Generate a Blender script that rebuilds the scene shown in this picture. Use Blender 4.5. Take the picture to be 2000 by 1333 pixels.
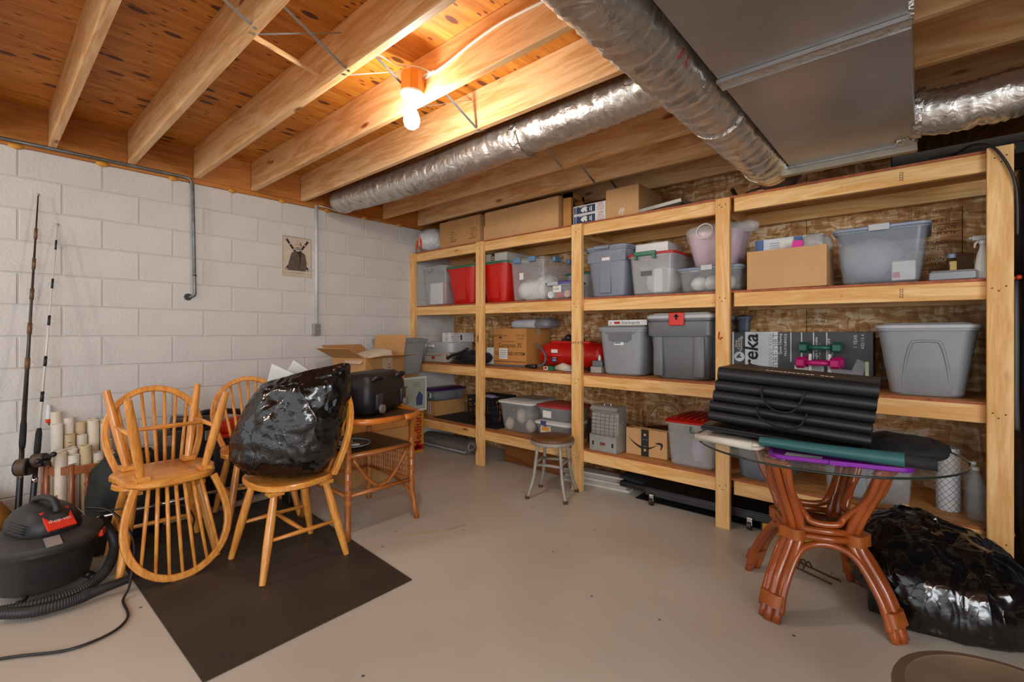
import bpy, bmesh, math, random
from mathutils import Vector, Matrix, noise, Euler
random.seed(7)
PI = math.pi
for o in list(bpy.data.objects): bpy.data.objects.remove(o, do_unlink=True)
SC = bpy.context.scene
COL = SC.collection
# ---------------------------------------------------------------- camera
CAMX, CAMY, CAMZ = 4.293, -3.824, 1.245
cd = bpy.data.cameras.new('camera'); cam = bpy.data.objects.new('camera', cd); COL.objects.link(cam)
cam.location = (CAMX, CAMY, CAMZ); cam.rotation_euler = (PI/2, 0, math.radians(41.328))
cd.sensor_width = 36; cd.lens = 923.4*36/2000; cd.shift_y = -12.0/2000; cd.clip_start = 0.02
SC.camera = cam
# ---------------------------------------------------------------- world and exposure
SC.view_settings.view_transform = 'Standard'; SC.view_settings.look = 'None'
SC.view_settings.gamma = 1; SC.view_settings.use_curve_mapping = False
SC.view_settings.exposure = 0.14
W = bpy.data.worlds.new('world'); SC.world = W; W.use_nodes = True
bg = W.node_tree.nodes['Background']; bg.inputs[0].default_value = (0.94, 0.97, 1.0, 1); bg.inputs[1].default_value = 1.45
BULB_W = 330.0       # emission strength of the bare bulbs
# added fill for assumed window daylight, open side of the basement behind the camera
def area(name, loc, tgt, sx, sy, power, col):
    l = bpy.data.lights.new(name, 'AREA'); l.shape = 'RECTANGLE'; l.size = sx; l.size_y = sy; l.energy = power; l.color = col
    o = bpy.data.objects.new(name, l); COL.objects.link(o); o.location = loc
    o.rotation_euler = (Vector(tgt)-Vector(loc)).to_track_quat('-Z', 'Y').to_euler(); return o
area('assumed_window_fill', (7.6, -6.0, 1.9), (1.5, -1.0, 0.9), 2.4, 1.4, 120, (0.92, 0.96, 1.0))  # out-of-frame area fill; its window is assumed, none is modelled
# ---------------------------------------------------------------- materials
def H(h):
    h = h.lstrip('#'); v = [int(h[i:i+2], 16)/255 for i in (0, 2, 4)]
    return tuple([(c/12.92 if c <= .04045 else ((c+.055)/1.055)**2.4) for c in v]+[1])
MATS = {}
def newmat(name):
    m = bpy.data.materials.new(name); m.use_nodes = True
    nt = m.node_tree; b = nt.nodes['Principled BSDF']; return m, nt, b
def N(nt, t, **kw):
    n = nt.nodes.new(t)
    for k, v in kw.items():
        if k in n.inputs: n.inputs[k].default_value = v
        else: setattr(n, k, v)
    return n
def ramp(nt, stops):
    r = nt.nodes.new('ShaderNodeValToRGB'); e = r.color_ramp.elements
    while len(e) < len(stops): e.new(.5)
    for i, (p, c) in enumerate(stops): e[i].position = p; e[i].color = c
    return r
def plain(name, c, rough=.5, metal=0, var=.12, vs=6, bump=0, bs=40, coat=0, spec=.5):
    """one colour with a little cloudy variation and fine relief"""
    if name in MATS: return MATS[name]
    m, nt, b = newmat(name); L = nt.links
    tc = N(nt, 'ShaderNodeTexCoord'); nz = N(nt, 'ShaderNodeTexNoise', Scale=vs, Detail=3)
    L.new(tc.outputs['Object'], nz.inputs['Vector'])
    c = H(c) if isinstance(c, str) else c
    lo = tuple([x*(1-var) for x in c[:3]]+[1]); hi = tuple([min(1, x*(1+var)) for x in c[:3]]+[1])
    r = ramp(nt, [(.3, lo), (.7, hi)]); L.new(nz.outputs[0], r.inputs[0]); L.new(r.outputs[0], b.inputs['Base Color'])
    b.inputs['Roughness'].default_value = rough; b.inputs['Metallic'].default_value = metal
    b.inputs['Specular IOR Level'].default_value = spec
    if coat: b.inputs['Coat Weight'].default_value = coat; b.inputs['Coat Roughness'].default_value = .15
    if bump:
        n2 = N(nt, 'ShaderNodeTexNoise', Scale=bs, Detail=4); L.new(tc.outputs['Object'], n2.inputs['Vector'])
        bp = N(nt, 'ShaderNodeBump', Strength=bump, Distance=.01); L.new(n2.outputs[0], bp.inputs['Height']); L.new(bp.outputs[0], b.inputs['Normal'])
    MATS[name] = m; return m
def wood(name, c1, c2, axis='x', sc=1.0, rough=.5, knot=None, coat=0, ring=9.0):
    """long grain along one axis, with knots"""
    key = name+axis
    if key in MATS: return MATS[key]
    m, nt, b = newmat(key); L = nt.links
    tc = N(nt, 'ShaderNodeTexCoord'); oi = N(nt, 'ShaderNodeObjectInfo')
    ad = N(nt, 'ShaderNodeVectorMath', operation='ADD'); mu = N(nt, 'ShaderNodeVectorMath', operation='SCALE')
    L.new(oi.outputs['Location'], mu.inputs[0]); mu.inputs['Scale'].default_value = 3.7
    L.new(tc.outputs['Object'], ad.inputs[0]); L.new(mu.outputs[0], ad.inputs[1])
    mp = N(nt, 'ShaderNodeMapping'); L.new(ad.outputs[0], mp.inputs[0])
    lo, hi = .9*sc, ring*sc
    mp.inputs['Scale'].default_value = {'x': (lo, hi, hi), 'y': (hi, lo, hi), 'z': (hi, hi, lo)}[axis]
    n1 = N(nt, 'ShaderNodeTexNoise', Scale=1.2, Detail=4, Distortion=1.2); L.new(mp.outputs[0], n1.inputs['Vector'])
    n2 = N(nt, 'ShaderNodeTexNoise', Scale=9, Detail=3); L.new(mp.outputs[0], n2.inputs['Vector'])
    wv = N(nt, 'ShaderNodeMath', operation='MULTIPLY_ADD'); L.new(n1.outputs[0], wv.inputs[0]); wv.inputs[1].default_value = 7.0; wv.inputs[2].default_value = 0
    fr = N(nt, 'ShaderNodeMath', operation='PINGPONG'); L.new(wv.outputs[0], fr.inputs[0]); fr.inputs[1].default_value = 1.0
    mx = N(nt, 'ShaderNodeMath', operation='MULTIPLY_ADD'); L.new(n2.outputs[0], mx.inputs[0]); mx.inputs[1].default_value = .55
    m3 = N(nt, 'ShaderNodeMath', operation='MULTIPLY'); L.new(fr.outputs[0], m3.inputs[0]); m3.inputs[1].default_value = .5
    L.new(m3.outputs[0], mx.inputs[2])
    r = ramp(nt, [(.15, H(c1)), (.8, H(c2))]); L.new(mx.outputs[0], r.inputs[0]); out = r.outputs[0]
    if knot:
        kp = N(nt, 'ShaderNodeMapping'); L.new(ad.outputs[0], kp.inputs[0])
        kp.inputs['Scale'].default_value = {'x': (2.2, 7, 7), 'y': (7, 2.2, 7), 'z': (7, 7, 2.2)}[axis]
        vo = N(nt, 'ShaderNodeTexVoronoi', Scale=1.0); L.new(kp.outputs[0], vo.inputs['Vector'])
        kr = ramp(nt, [(.05, (1, 1, 1, 1)), (.13, (0, 0, 0, 1))]); L.new(vo.outputs['Distance'], kr.inputs[0])
        mixk = N(nt, 'ShaderNodeMix', data_type='RGBA'); L.new(kr.outputs[0], mixk.inputs[0]); L.new(out, mixk.inputs[6]); mixk.inputs[7].default_value = H(knot); out = mixk.outputs[2]
    L.new(out, b.inputs['Base Color']); b.inputs['Roughness'].default_value = rough
    if coat: b.inputs['Coat Weight'].default_value = coat; b.inputs['Coat Roughness'].default_value = .2
    bp = N(nt, 'ShaderNodeBump', Strength=.12, Distance=.004); L.new(n2.outputs[0], bp.inputs['Height']); L.new(bp.outputs[0], b.inputs['Normal'])
    MATS[key] = m; return m
def clear(name, tint='#dfe6ea', fac=.3, rough=.25):
    """thin see-through plastic or glass"""
    if name in MATS: return MATS[name]
    m, nt, b = newmat(name); L = nt.links
    b.inputs['Base Color'].default_value = H(tint); b.inputs['Roughness'].default_value = rough
    tr = N(nt, 'ShaderNodeBsdfTransparent'); c = H(tint); tr.inputs[0].default_value = tuple([.9+.1*x for x in c[:3]]+[1])
    tc = N(nt, 'ShaderNodeTexCoord'); nz = N(nt, 'ShaderNodeTexNoise', Scale=5, Detail=2); L.new(tc.outputs['Object'], nz.inputs['Vector'])
    ma = N(nt, 'ShaderNodeMath', operation='MULTIPLY_ADD'); L.new(nz.outputs[0], ma.inputs[0]); ma.inputs[1].default_value = .1; ma.inputs[2].default_value = fac-.05
    ms = N(nt, 'ShaderNodeMixShader'); L.new(ma.outputs[0], ms.inputs[0]); L.new(tr.outputs[0], ms.inputs[1]); L.new(b.outputs[0], ms.inputs[2])
    L.new(ms.outputs[0], nt.nodes['Material Output'].inputs[0]); MATS[name] = m; return m
def foil(name, c='#c9c6c2', rough=.28, bs=30, st=.6):
    if name in MATS: return MATS[name]
    m, nt, b = newmat(name); L = nt.links
    tc = N(nt, 'ShaderNodeTexCoord'); b.inputs['Base Color'].default_value = H(c); b.inputs['Metallic'].default_value = .9; b.inputs['Roughness'].default_value = rough
    v = N(nt, 'ShaderNodeTexNoise', Scale=bs, Detail=5, Distortion=1.5); L.new(tc.outputs['Object'], v.inputs['Vector'])
    v2 = N(nt, 'ShaderNodeTexVoronoi', Scale=bs*.8); L.new(tc.outputs['Object'], v2.inputs['Vector'])
    ad = N(nt, 'ShaderNodeMath', operation='ADD'); L.new(v.outputs[0], ad.inputs[0]); L.new(v2.outputs['Distance'], ad.inputs[1])
    bp = N(nt, 'ShaderNodeBump', Strength=st, Distance=.012); L.new(ad.outputs[0], bp.inputs['Height']); L.new(bp.outputs[0], b.inputs['Normal'])
    MATS[name] = m; return m
def filmmat(name, c='#0a0a0c', rough=.15, sc=2.3, st=.7):
    '''thin crinkled bag film: sharp creases at several sizes'''
    if name in MATS: return MATS[name]
    m, nt, b = newmat(name); L = nt.links; b.inputs['Base Color'].default_value = H(c); b.inputs['Roughness'].default_value = rough; b.inputs['Specular IOR Level'].default_value = .7
    tc = N(nt, 'ShaderNodeTexCoord'); prev = None
    for s, wgt, st3 in ((sc, 1.0, (1, 1, .55)), (sc*2.2, .5, (1.7, .6, .7)), (sc*5, .12, (1, 1, 1.2))):
        mp = N(nt, 'ShaderNodeMapping'); mp.inputs['Scale'].default_value = st3; mp.inputs['Rotation'].default_value = (.4*s, .3*s, .2*s); L.new(tc.outputs['Object'], mp.inputs[0])
        n = N(nt, 'ShaderNodeTexNoise', Scale=s, Detail=1.5, Distortion=.9); L.new(mp.outputs[0], n.inputs['Vector'])
        su = N(nt, 'ShaderNodeMath', operation='SUBTRACT'); L.new(n.outputs[0], su.inputs[0]); su.inputs[1].default_value = .5
        ab = N(nt, 'ShaderNodeMath', operation='ABSOLUTE'); L.new(su.outputs[0], ab.inputs[0])
        pw = N(nt, 'ShaderNodeMath', operation='POWER'); L.new(ab.outputs[0], pw.inputs[0]); pw.inputs[1].default_value = .62
        mu = N(nt, 'ShaderNodeMath', operation='MULTIPLY_ADD'); L.new(pw.outputs[0], mu.inputs[0]); mu.inputs[1].default_value = -wgt
        if prev: L.new(prev, mu.inputs[2])
        else: mu.inputs[2].default_value = 1.0
        prev = mu.outputs[0]
    bp = N(nt, 'ShaderNodeBump', Strength=st, Distance=.03); L.new(prev, bp.inputs['Height']); L.new(bp.outputs[0], b.inputs['Normal'])
    MATS[name] = m; return m
def emit(name, c, s):
    m, nt, b = newmat(name); b.inputs['Emission Color'].default_value = H(c); b.inputs['Emission Strength'].default_value = s; b.inputs['Base Color'].default_value = H(c); return m
def osb(name):
    m, nt, b = newmat(name); L = nt.links; tc = N(nt, 'ShaderNodeTexCoord')
    outs = []
    nzd = N(nt, 'ShaderNodeTexNoise', Scale=3.5, Detail=2); L.new(tc.outputs['Object'], nzd.inputs['Vector'])
    for i, (s, ro) in enumerate((((11, 11, 44), .5), ((42, 42, 11), -.35), ((13, 13, 50), 1.1))):
        mp = N(nt, 'ShaderNodeMapping'); mp.inputs['Scale'].default_value = s; mp.inputs['Rotation'].default_value = (0, ro, 0)
        vd = N(nt, 'ShaderNodeVectorMath', operation='ADD'); L.new(tc.outputs['Object'], vd.inputs[0])
        sc_ = N(nt, 'ShaderNodeVectorMath', operation='SCALE'); L.new(nzd.outputs['Color'], sc_.inputs[0]); sc_.inputs['Scale'].default_value = .12
        L.new(sc_.outputs[0], vd.inputs[1]); L.new(vd.outputs[0], mp.inputs[0])
        vo = N(nt, 'ShaderNodeTexVoronoi', Scale=1.0); L.new(mp.outputs[0], vo.inputs['Vector'])
        sx = N(nt, 'ShaderNodeSeparateColor'); L.new(vo.outputs['Color'], sx.inputs[0]); outs.append(sx.outputs[0])
    a = N(nt, 'ShaderNodeMath', operation='ADD'); L.new(outs[0], a.inputs[0]); L.new(outs[1], a.inputs[1])
    a2 = N(nt, 'ShaderNodeMath', operation='ADD'); L.new(a.outputs[0], a2.inputs[0]); L.new(outs[2], a2.inputs[1])
    d = N(nt, 'ShaderNodeMath', operation='DIVIDE'); L.new(a2.outputs[0], d.inputs[0]); d.inputs[1].default_value = 3
    r = ramp(nt, [(.15, H('#96602f')), (.4, H('#bb8449')), (.58, H('#cf9f66')), (.8, H('#ead2ac'))]); L.new(d.outputs[0], r.inputs[0])
    L.new(r.outputs[0], b.inputs['Base Color']); b.inputs['Roughness'].default_value = .6
    bp = N(nt, 'ShaderNodeBump', Strength=.3, Distance=.004); L.new(d.outputs[0], bp.inputs['Height']); L.new(bp.outputs[0], b.inputs['Normal'])
    return m
def plyceil(name):
    """knotty orange subfloor plywood"""
    m, nt, b = newmat(name); L = nt.links; tc = N(nt, 'ShaderNodeTexCoord')
    mp = N(nt, 'ShaderNodeMapping'); mp.inputs['Scale'].default_value = (9, 1.0, 1); L.new(tc.outputs['Object'], mp.inputs[0])
    n1 = N(nt, 'ShaderNodeTexNoise', Scale=2.2, Detail=6, Distortion=1.4); L.new(mp.outputs[0], n1.inputs['Vector'])
    r = ramp(nt, [(.25, H('#a35a12')), (.5, H('#c27a24')), (.75, H('#d6953c'))]); L.new(n1.outputs[0], r.inputs[0])
    def knots(scale, sx, sy, lo, hi, dens):
        km = N(nt, 'ShaderNodeMapping'); km.inputs['Scale'].default_value = (sx, sy, 1); L.new(tc.outputs['Object'], km.inputs[0])
        vo = N(nt, 'ShaderNodeTexVoronoi', Scale=scale, voronoi_dimensions='2D'); L.new(km.outputs[0], vo.inputs['Vector'])
        kr = ramp(nt, [(lo, (1, 1, 1, 1)), (hi, (0, 0, 0, 1))]); L.new(vo.outputs['Distance'], kr.inputs[0])
        sp = N(nt, 'ShaderNodeSeparateColor'); L.new(vo.outputs['Color'], sp.inputs[0])
        gt = N(nt, 'ShaderNodeMath', operation='LESS_THAN'); L.new(sp.outputs[0], gt.inputs[0]); gt.inputs[1].default_value = dens
        mm = N(nt, 'ShaderNodeMath', operation='MULTIPLY'); L.new(kr.outputs[0], mm.inputs[0]); L.new(gt.outputs[0], mm.inputs[1]); return mm.outputs[0]
    k1 = knots(1.0, 11, 5, .16, .24, .2); k2 = knots(1.0, 30, 12, .12, .24, .16)
    mx = N(nt, 'ShaderNodeMix', data_type='RGBA'); L.new(k1, mx.inputs[0]); L.new(r.outputs[0], mx.inputs[6]); mx.inputs[7].default_value = H('#5a2c0c')
    mx2 = N(nt, 'ShaderNodeMix', data_type='RGBA'); L.new(k2, mx2.inputs[0]); L.new(mx.outputs[2], mx2.inputs[6]); mx2.inputs[7].default_value = H('#6b3510')
    L.new(mx2.outputs[2], b.inputs['Base Color']); b.inputs['Roughness'].default_value = .6; return m
def concrete(name):
    m, nt, b = newmat(name); L = nt.links; tc = N(nt, 'ShaderNodeTexCoord')
    n1 = N(nt, 'ShaderNodeTexNoise', Scale=1.1, Detail=5, Distortion=.6); L.new(tc.outputs['Object'], n1.inputs['Vector'])
    r = ramp(nt, [(.3, H('#b9b1a5')), (.55, H('#c6bfb3')), (.75, H('#d1cac0'))]); L.new(n1.outputs[0], r.inputs[0])
    n2 = N(nt, 'ShaderNodeTexVoronoi', Scale=1.6, voronoi_dimensions='2D'); L.new(tc.outputs['Object'], n2.inputs['Vector'])
    kr = ramp(nt, [(.006, (1, 1, 1, 1)), (.014, (0, 0, 0, 1))]); L.new(n2.outputs['Distance'], kr.inputs[0])
    n3 = N(nt, 'ShaderNodeTexNoise', Scale=4, Detail=8, Roughness=.75); L.new(tc.outputs['Object'], n3.inputs['Vector'])
    sr = ramp(nt, [(.66, (0, 0, 0, 1)), (.74, (.55, .55, .55, 1))]); L.new(n3.outputs[0], sr.inputs[0])
    mx = N(nt, 'ShaderNodeMix', data_type='RGBA'); L.new(sr.outputs[0], mx.inputs[0]); L.new(r.outputs[0], mx.inputs[6]); mx.inputs[7].default_value = H('#8d7c66')
    mx2 = N(nt, 'ShaderNodeMix', data_type='RGBA'); L.new(kr.outputs[0], mx2.inputs[0]); L.new(mx.outputs[2], mx2.inputs[6]); mx2.inputs[7].default_value = H('#4a3a2c')
    L.new(mx2.outputs[2], b.inputs['Base Color'])
    rr = ramp(nt, [(.3, (.32, .32, .32, 1)), (.7, (.5, .5, .5, 1))]); L.new(n1.outputs[0], rr.inputs[0]); L.new(rr.outputs[0], b.inputs['Roughness'])
    n4 = N(nt, 'ShaderNodeTexNoise', Scale=60, Detail=3); L.new(tc.outputs['Object'], n4.inputs['Vector'])
    bp = N(nt, 'ShaderNodeBump', Strength=.06, Distance=.004); L.new(n4.outputs[0], bp.inputs['Height']); L.new(bp.outputs[0], b.inputs['Normal']); return m
BLOCK = plain('painted_block', '#cfccc8', .55, 0, .05, 3, .35, 55)
MORTAR = plain('painted_mortar', '#c9c5c0', .6, 0, .05, 5)
FLOORM = concrete('painted_concrete'); OSBM = osb('strand_board'); PLYM = plyceil('subfloor_plywood')
def JO(a): return wood('joist_pine', '#cc9152', '#ebc290', a, 1.0, .5, '#8a4a1c')
def RB(a): return wood('rim_pine_shaded', '#9a5a1c', '#c07a30', a, 1.0, .55)  # orange pine, darkened in colour for the shade at the rim
def SH(a): return wood('shelf_pine', '#d5984a', '#efc486', a, 1.1, .5, '#8f5423')
def OAK(a): return wood('honey_oak', '#c8782a', '#e6a149', a, 1.6, .32, None, .35)
def RAT(a): return wood('rattan_cane', '#8f4a1a', '#bd7232', a, 1.6, .3, None, .4)
PLYEDGE = plain('shelf_ply_edge', '#a3552f', .6, 0, .3, 30)
CARD = plain('cardboard', '#b98a55', .75, 0, .06, 4, .1, 90)
CARD2 = plain('cardboard_light', '#c79a68', .75, 0, .06, 4, .1, 90)
CARDK = plain('cardboard_orange', '#c08544', .7, 0, .08, 4)
GALV = plain('galvanised_steel', '#a9a9aa', .38, .85, .12, 10)
DUCTM = plain('duct_sheet_metal', '#a5a3a3', .38, .75, .18, 2.2, .04, 30)
FOILM = foil('foil_flex_duct', '#d0ccc6', .3, 16, .5); TAPEM = foil('foil_tape', '#cfcac4', .2, 45, .7)
BLK = plain('black_plastic', '#1d1d1f', .4, 0, .2, 8)
BLKF = plain('black_fabric', '#1a1a1c', .8, 0, .25, 8, .3, 60)
WHT = plain('white_plastic', '#dcdcda', .4, 0, .04, 8)
WHTP = plain('white_paper', '#e2dfd8', .7, 0, .05, 8)
GRY = plain('grey_plastic', '#8d9196', .42, 0, .06, 5)
GRYD = plain('dark_grey_plastic', '#6a6d71', .42, 0, .06, 5)
GRYB = plain('blue_grey_plastic', '#7b828f', .42, 0, .06, 5)
GRYL = plain('light_grey_plastic', '#b4b7ba', .4, 0, .05, 5)
REDP = plain('red_plastic', '#c0180e', .38, 0, .06, 5)
GRNP = plain('green_plastic', '#1f6a4c', .4, 0, .06, 5)
PURP = plain('purple_plastic', '#5f2a80', .35, 0, .1, 5)
BLUP = plain('blue_plastic', '#5f86a8', .35, 0, .06, 5)
RUST = plain('rusty_iron', '#5a3a24', .8, .3, .3, 20)
CHR = plain('chrome', '#d5d5d5', .15, 1, .03, 8)
INK = plain('black_ink', '#17161a', .7, 0, .1, 20)
REDI = plain('red_ink', '#b3201c', .6, 0, .1, 20)
CLR = clear('clear_plastic', '#e8ebee', .14, .12); CLRM = clear('milky_plastic', '#dfe2e5', .27, .2); CLRB = clear('bluish_clear_plastic', '#c9d2de', .18, .12)
GLASS = clear('table_glass', '#b9c4be', .15, .03)
BAGW = clear('thin_white_bag', '#eef0f2', .3, .25)
# ---------------------------------------------------------------- mesh helpers
class MB:
    def __init__(s): s.bm = bmesh.new()
    def box(s, c, d, rot=(0, 0, 0), bev=0):
        r = bmesh.ops.create_cube(s.bm, size=1.0); v = r['verts']
        M = Matrix.Translation(c) @ Euler(rot).to_matrix().to_4x4() @ Matrix.Diagonal((d[0], d[1], d[2], 1))
        bmesh.ops.transform(s.bm, matrix=M, verts=v)
        if bev:
            es = list({e for q in v for e in q.link_edges}); bmesh.ops.bevel(s.bm, geom=es, offset=bev, segments=2, affect='EDGES', profile=.5)
        return s
    def bb(s, x0, x1, y0, y1, z0, z1, bev=0): return s.box(((x0+x1)/2, (y0+y1)/2, (z0+z1)/2), (x1-x0, y1-y0, z1-z0), bev=bev)
    def rings(s, rings, closed=True, cap0=True, cap1=True):
        prev = None; first = None
        for R in rings:
            vs = [s.bm.verts.new(p) for p in R]
            if prev:
                n = len(vs); rng = range(n) if closed else range(n-1)
                for i in rng: s.bm.faces.new((prev[i], prev[(i+1) % n], vs[(i+1) % n], vs[i]))
            else: first = vs
            prev = vs
        if closed and cap0: s.bm.faces.new(list(reversed(first)))
        if closed and cap1: s.bm.faces.new(prev)
        return s
    def tube(s, pts, r, seg=8, cap=True, flat=1.0):
        pts = [Vector(p) for p in pts]; n = len(pts)
        rad = [r]*n if not isinstance(r, (list, tuple)) else list(r)
        ref = None; R = []
        for i, p in enumerate(pts):
            t = (pts[min(i+1, n-1)]-pts[max(i-1, 0)]).normalized()
            if ref is None: ref = Vector((0, 0, 1)) if abs(t.z) < .9 else Vector((1, 0, 0))
            u = (ref-t*ref.dot(t)).normalized(); v = t.cross(u); ref = u
            R.append([p+(u*math.cos(a)*flat+v*math.sin(a))*rad[i] for a in [2*PI*k/seg for k in range(seg)]])
        return s.rings(R, True, cap, cap)
    def lathe(s, prof, seg=20, c=(0, 0, 0), cap=True):
        R = [[(c[0]+r*math.cos(2*PI*k/seg), c[1]+r*math.sin(2*PI*k/seg), c[2]+z) for k in range(seg)] for r, z in prof]
        return s.rings(R, True, cap, cap)
    def rrloft(s, secs, n=4):
        """secs: (w, d, z, corner) rounded-rectangle sections, optional 5th = (cx, cy)"""
        R = []
        for q in secs:
            w_, d_, z, c = q[:4]; cx, cy = q[4] if len(q) > 4 else (0, 0)
            R.append([(cx+x, cy+y, z) for x, y in rr(w_, d_, c, n)])
        return s.rings(R)
    def sphere(s, c, r, sub=2, sc=(1, 1, 1)):
        q = bmesh.ops.create_icosphere(s.bm, subdivisions=sub, radius=r)
        bmesh.ops.transform(s.bm, matrix=Matrix.Translation(c) @ Matrix.Diagonal((*sc, 1)), verts=q['verts']); return s
    def prism(s, poly, z0, z1):
        return s.rings([[(x, y, z0) for x, y in poly], [(x, y, z1) for x, y in poly]])
    def build(s, name, m, parent=None, smooth=False, loc=None, rot=None, auto=None):
        bmesh.ops.recalc_face_normals(s.bm, faces=s.bm.faces[:])
        me = bpy.data.meshes.new(name); s.bm.to_mesh(me); s.bm.free(); me.materials.append(m)
        if smooth:
            for p in me.polygons: p.use_smooth = True
            if auto: me.set_sharp_from_angle(angle=math.radians(auto))
        o = bpy.data.objects.new(name, me); COL.objects.link(o)
        if parent: o.parent = parent
        if loc: o.location = loc
        if rot: o.rotation_euler = rot
        return o
def rr(w_, d_, c, n=4):
    c = min(c, w_/2-1e-4, d_/2-1e-4); P = []
    for (sx, sy, a0) in ((1, 1, 0), (-1, 1, PI/2), (-1, -1, PI), (1, -1, 1.5*PI)):
        for k in range(n+1):
            a = a0+PI/2*k/n; P.append((sx*(w_/2-c)+c*math.cos(a), sy*(d_/2-c)+c*math.sin(a)))
    return P
def tag(o, label, cat, group=None):
    o['label'] = label; o['category'] = cat
    if group: o['group'] = group
    return o
def thing(name, label, cat, loc=(0, 0, 0), rz=0, group=None, rot=None):
    o = bpy.data.objects.new(name, None); COL.objects.link(o); o.location = loc; o.rotation_euler = rot or (0, 0, rz); o.empty_display_size = .1
    return tag(o, label, cat, group)
def struct(o): o['kind'] = 'structure'; return o
FACE = {'-y': Euler((PI/2, 0, 0)), '+x': Euler((PI/2, 0, PI/2)), 'top': Euler((0, 0, 0)), '-x': Euler((PI/2, 0, -PI/2))}
def frot(face, spin=0): return (FACE[face].to_matrix().to_4x4() @ Matrix.Rotation(spin, 4, 'Z')).to_euler()
def txt(parent, s, size, loc, m=INK, face='-y', spin=0, name='lettering', shear=0, sx=1.0, bold=0):
    cu = bpy.data.curves.new('t', 'FONT'); cu.body = s; cu.size = size; cu.align_x = 'CENTER'; cu.align_y = 'CENTER'; cu.shear = shear; cu.offset = bold*size; cu.resolution_u = 2
    t = bpy.data.objects.new('t', cu); COL.objects.link(t)
    dg = bpy.context.evaluated_depsgraph_get(); me = bpy.data.meshes.new_from_object(t.evaluated_get(dg)); bpy.data.objects.remove(t); bpy.data.curves.remove(cu)
    me.materials.clear(); me.materials.append(m); me.name = name
    o = bpy.data.objects.new(name, me); COL.objects.link(o); o.parent = parent; o.location = loc; o.rotation_euler = frot(face, spin); o.scale = (sx, 1, 1); return o
def patch(parent, name, m, loc, w_, h_, face='-y', spin=0, th=.0012):
    b = MB(); b.box((0, 0, 0), (w_, h_, th)); return b.build(name, m, parent, loc=loc, rot=frot(face, spin))
def flatpoly(parent, name, m, pts, loc, face='-y', th=.001):
    b = MB(); b.prism(pts, -th/2, th/2); return b.build(name, m, parent, loc=loc, rot=frot(face))
def copytree(o, parent=None):
    c = o.copy(); COL.objects.link(c); c.parent = parent
    for ch in o.children: copytree(ch, c)
    return c
def bez(p0, p1, p2, p3, n=12):
    P = [Vector(p) for p in (p0, p1, p2, p3)]; return [P[0]*(1-t)**3+P[1]*3*t*(1-t)**2+P[2]*3*t*t*(1-t)+P[3]*t**3 for t in [k/n for k in range(n+1)]]
def spline(pts, n=6):
    P = [Vector(p) for p in pts]; out = []
    for i in range(len(P)-1):
        a, b, c, d = P[max(i-1, 0)], P[i], P[i+1], P[min(i+2, len(P)-1)]
        for k in range(n):
            t = k/n; out.append(.5*((2*b)+(c-a)*t+(2*a-5*b+4*c-d)*t*t+(3*b-a-3*c+d)*t**3))
    out.append(P[-1]); return out
def crumple(o, amp, freq, seed=0, ridge=True):
    for v in o.data.vertices:
        p = v.co*freq+Vector((seed*3.1, seed*1.7, seed))
        a = noise.noise(p); b = noise.noise(p*2.3+Vector((5, 5, 5)))
        h = (1-abs(a)*2.2)*.65+(1-abs(b)*2.2)*.35 if ridge else a
        v.co += v.normal*h*amp
# ================================================================ THE SETTING
fl = MB(); fl.bb(-.2, 8.5, -8, .0, -.1, 0); struct(fl.build('floor', FLOORM))
# block wall on the left: a recessed mortar bed with every block proud of it
wl = MB(); wl.bb(-.22, -.006, -8, .05, 0, 2.425); WALL = struct(wl.build('wall_left', MORTAR))
J0 = -3.6436; CH = .2012; ZL = 1.235
def blockmesh(name, l, h):
    b = MB(); b.bb(-.03, 0, 0, l, 0, h, bev=.0035); o = b.build(name, BLOCK); return o
bk = blockmesh('block', .3964, CH-.008); bkmesh = bk.data; bpy.data.objects.remove(bk)
bt = blockmesh('block', .3964, 2.425-(ZL+5*CH)-.006); btmesh = bt.data; bpy.data.objects.remove(bt)
def addblock(me, y, z):
    o = bpy.data.objects.new('block', me); COL.objects.link(o); o.parent = WALL; o.location = (0, y, z)
for c in range(-6, 6):
    par = 0 if (c % 2) else 1            # the top course (c=5) has its joints on the even columns
    k = -4+par
    while J0+.2032*(k+2) < .02:
        addblock(btmesh if c == 5 else bkmesh, J0+.2032*k+.005, ZL+c*CH+.004); k += 2
    y = J0+.2032*k+.005
    if y < -.06:
        b = MB(); b.bb(-.03, 0, 0, -.002-y, 0, (2.425-(ZL+5*CH)-.006) if c == 5 else CH-.008, bev=.003); b.build('block', BLOCK, WALL, loc=(0, y, ZL+c*CH+.004))
# strand-board wall behind the shelves, in sheets
wb = MB(); wb.bb(-.2, 4.12, .012, .1, 0, 2.72); wb.bb(4.12, 8.5, .012, .1, 0, 2.16); WB = struct(wb.build('wall_back', plain('framing_brown', '#4b3a2a', .8)))  # plain dark brown backing behind the sheets
def sheet(x0, x1, z0, z1): b = MB(); b.bb(x0+.002, x1-.002, 0, .012, z0, z1); b.build('strand_board_sheet', OSBM, WB)
for x0, x1 in ((0, 1.22), (1.22, 2.44), (2.44, 3.66)):
    sheet(x0, x1, 0, 1.218); sheet(x0, x1, 1.222, 2.44); sheet(x0, x1, 2.444, 2.69)
sheet(3.66, 4.12, 2.164, 2.69); sheet(3.66, 4.88, 0, 1.218); sheet(3.66, 4.88, 1.222, 2.16); sheet(4.88, 6.1, 0, 1.218); sheet(4.88, 6.1, 1.222, 2.16)
DK = plain('painted_void_dark', '#2a211a', .9)
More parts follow.
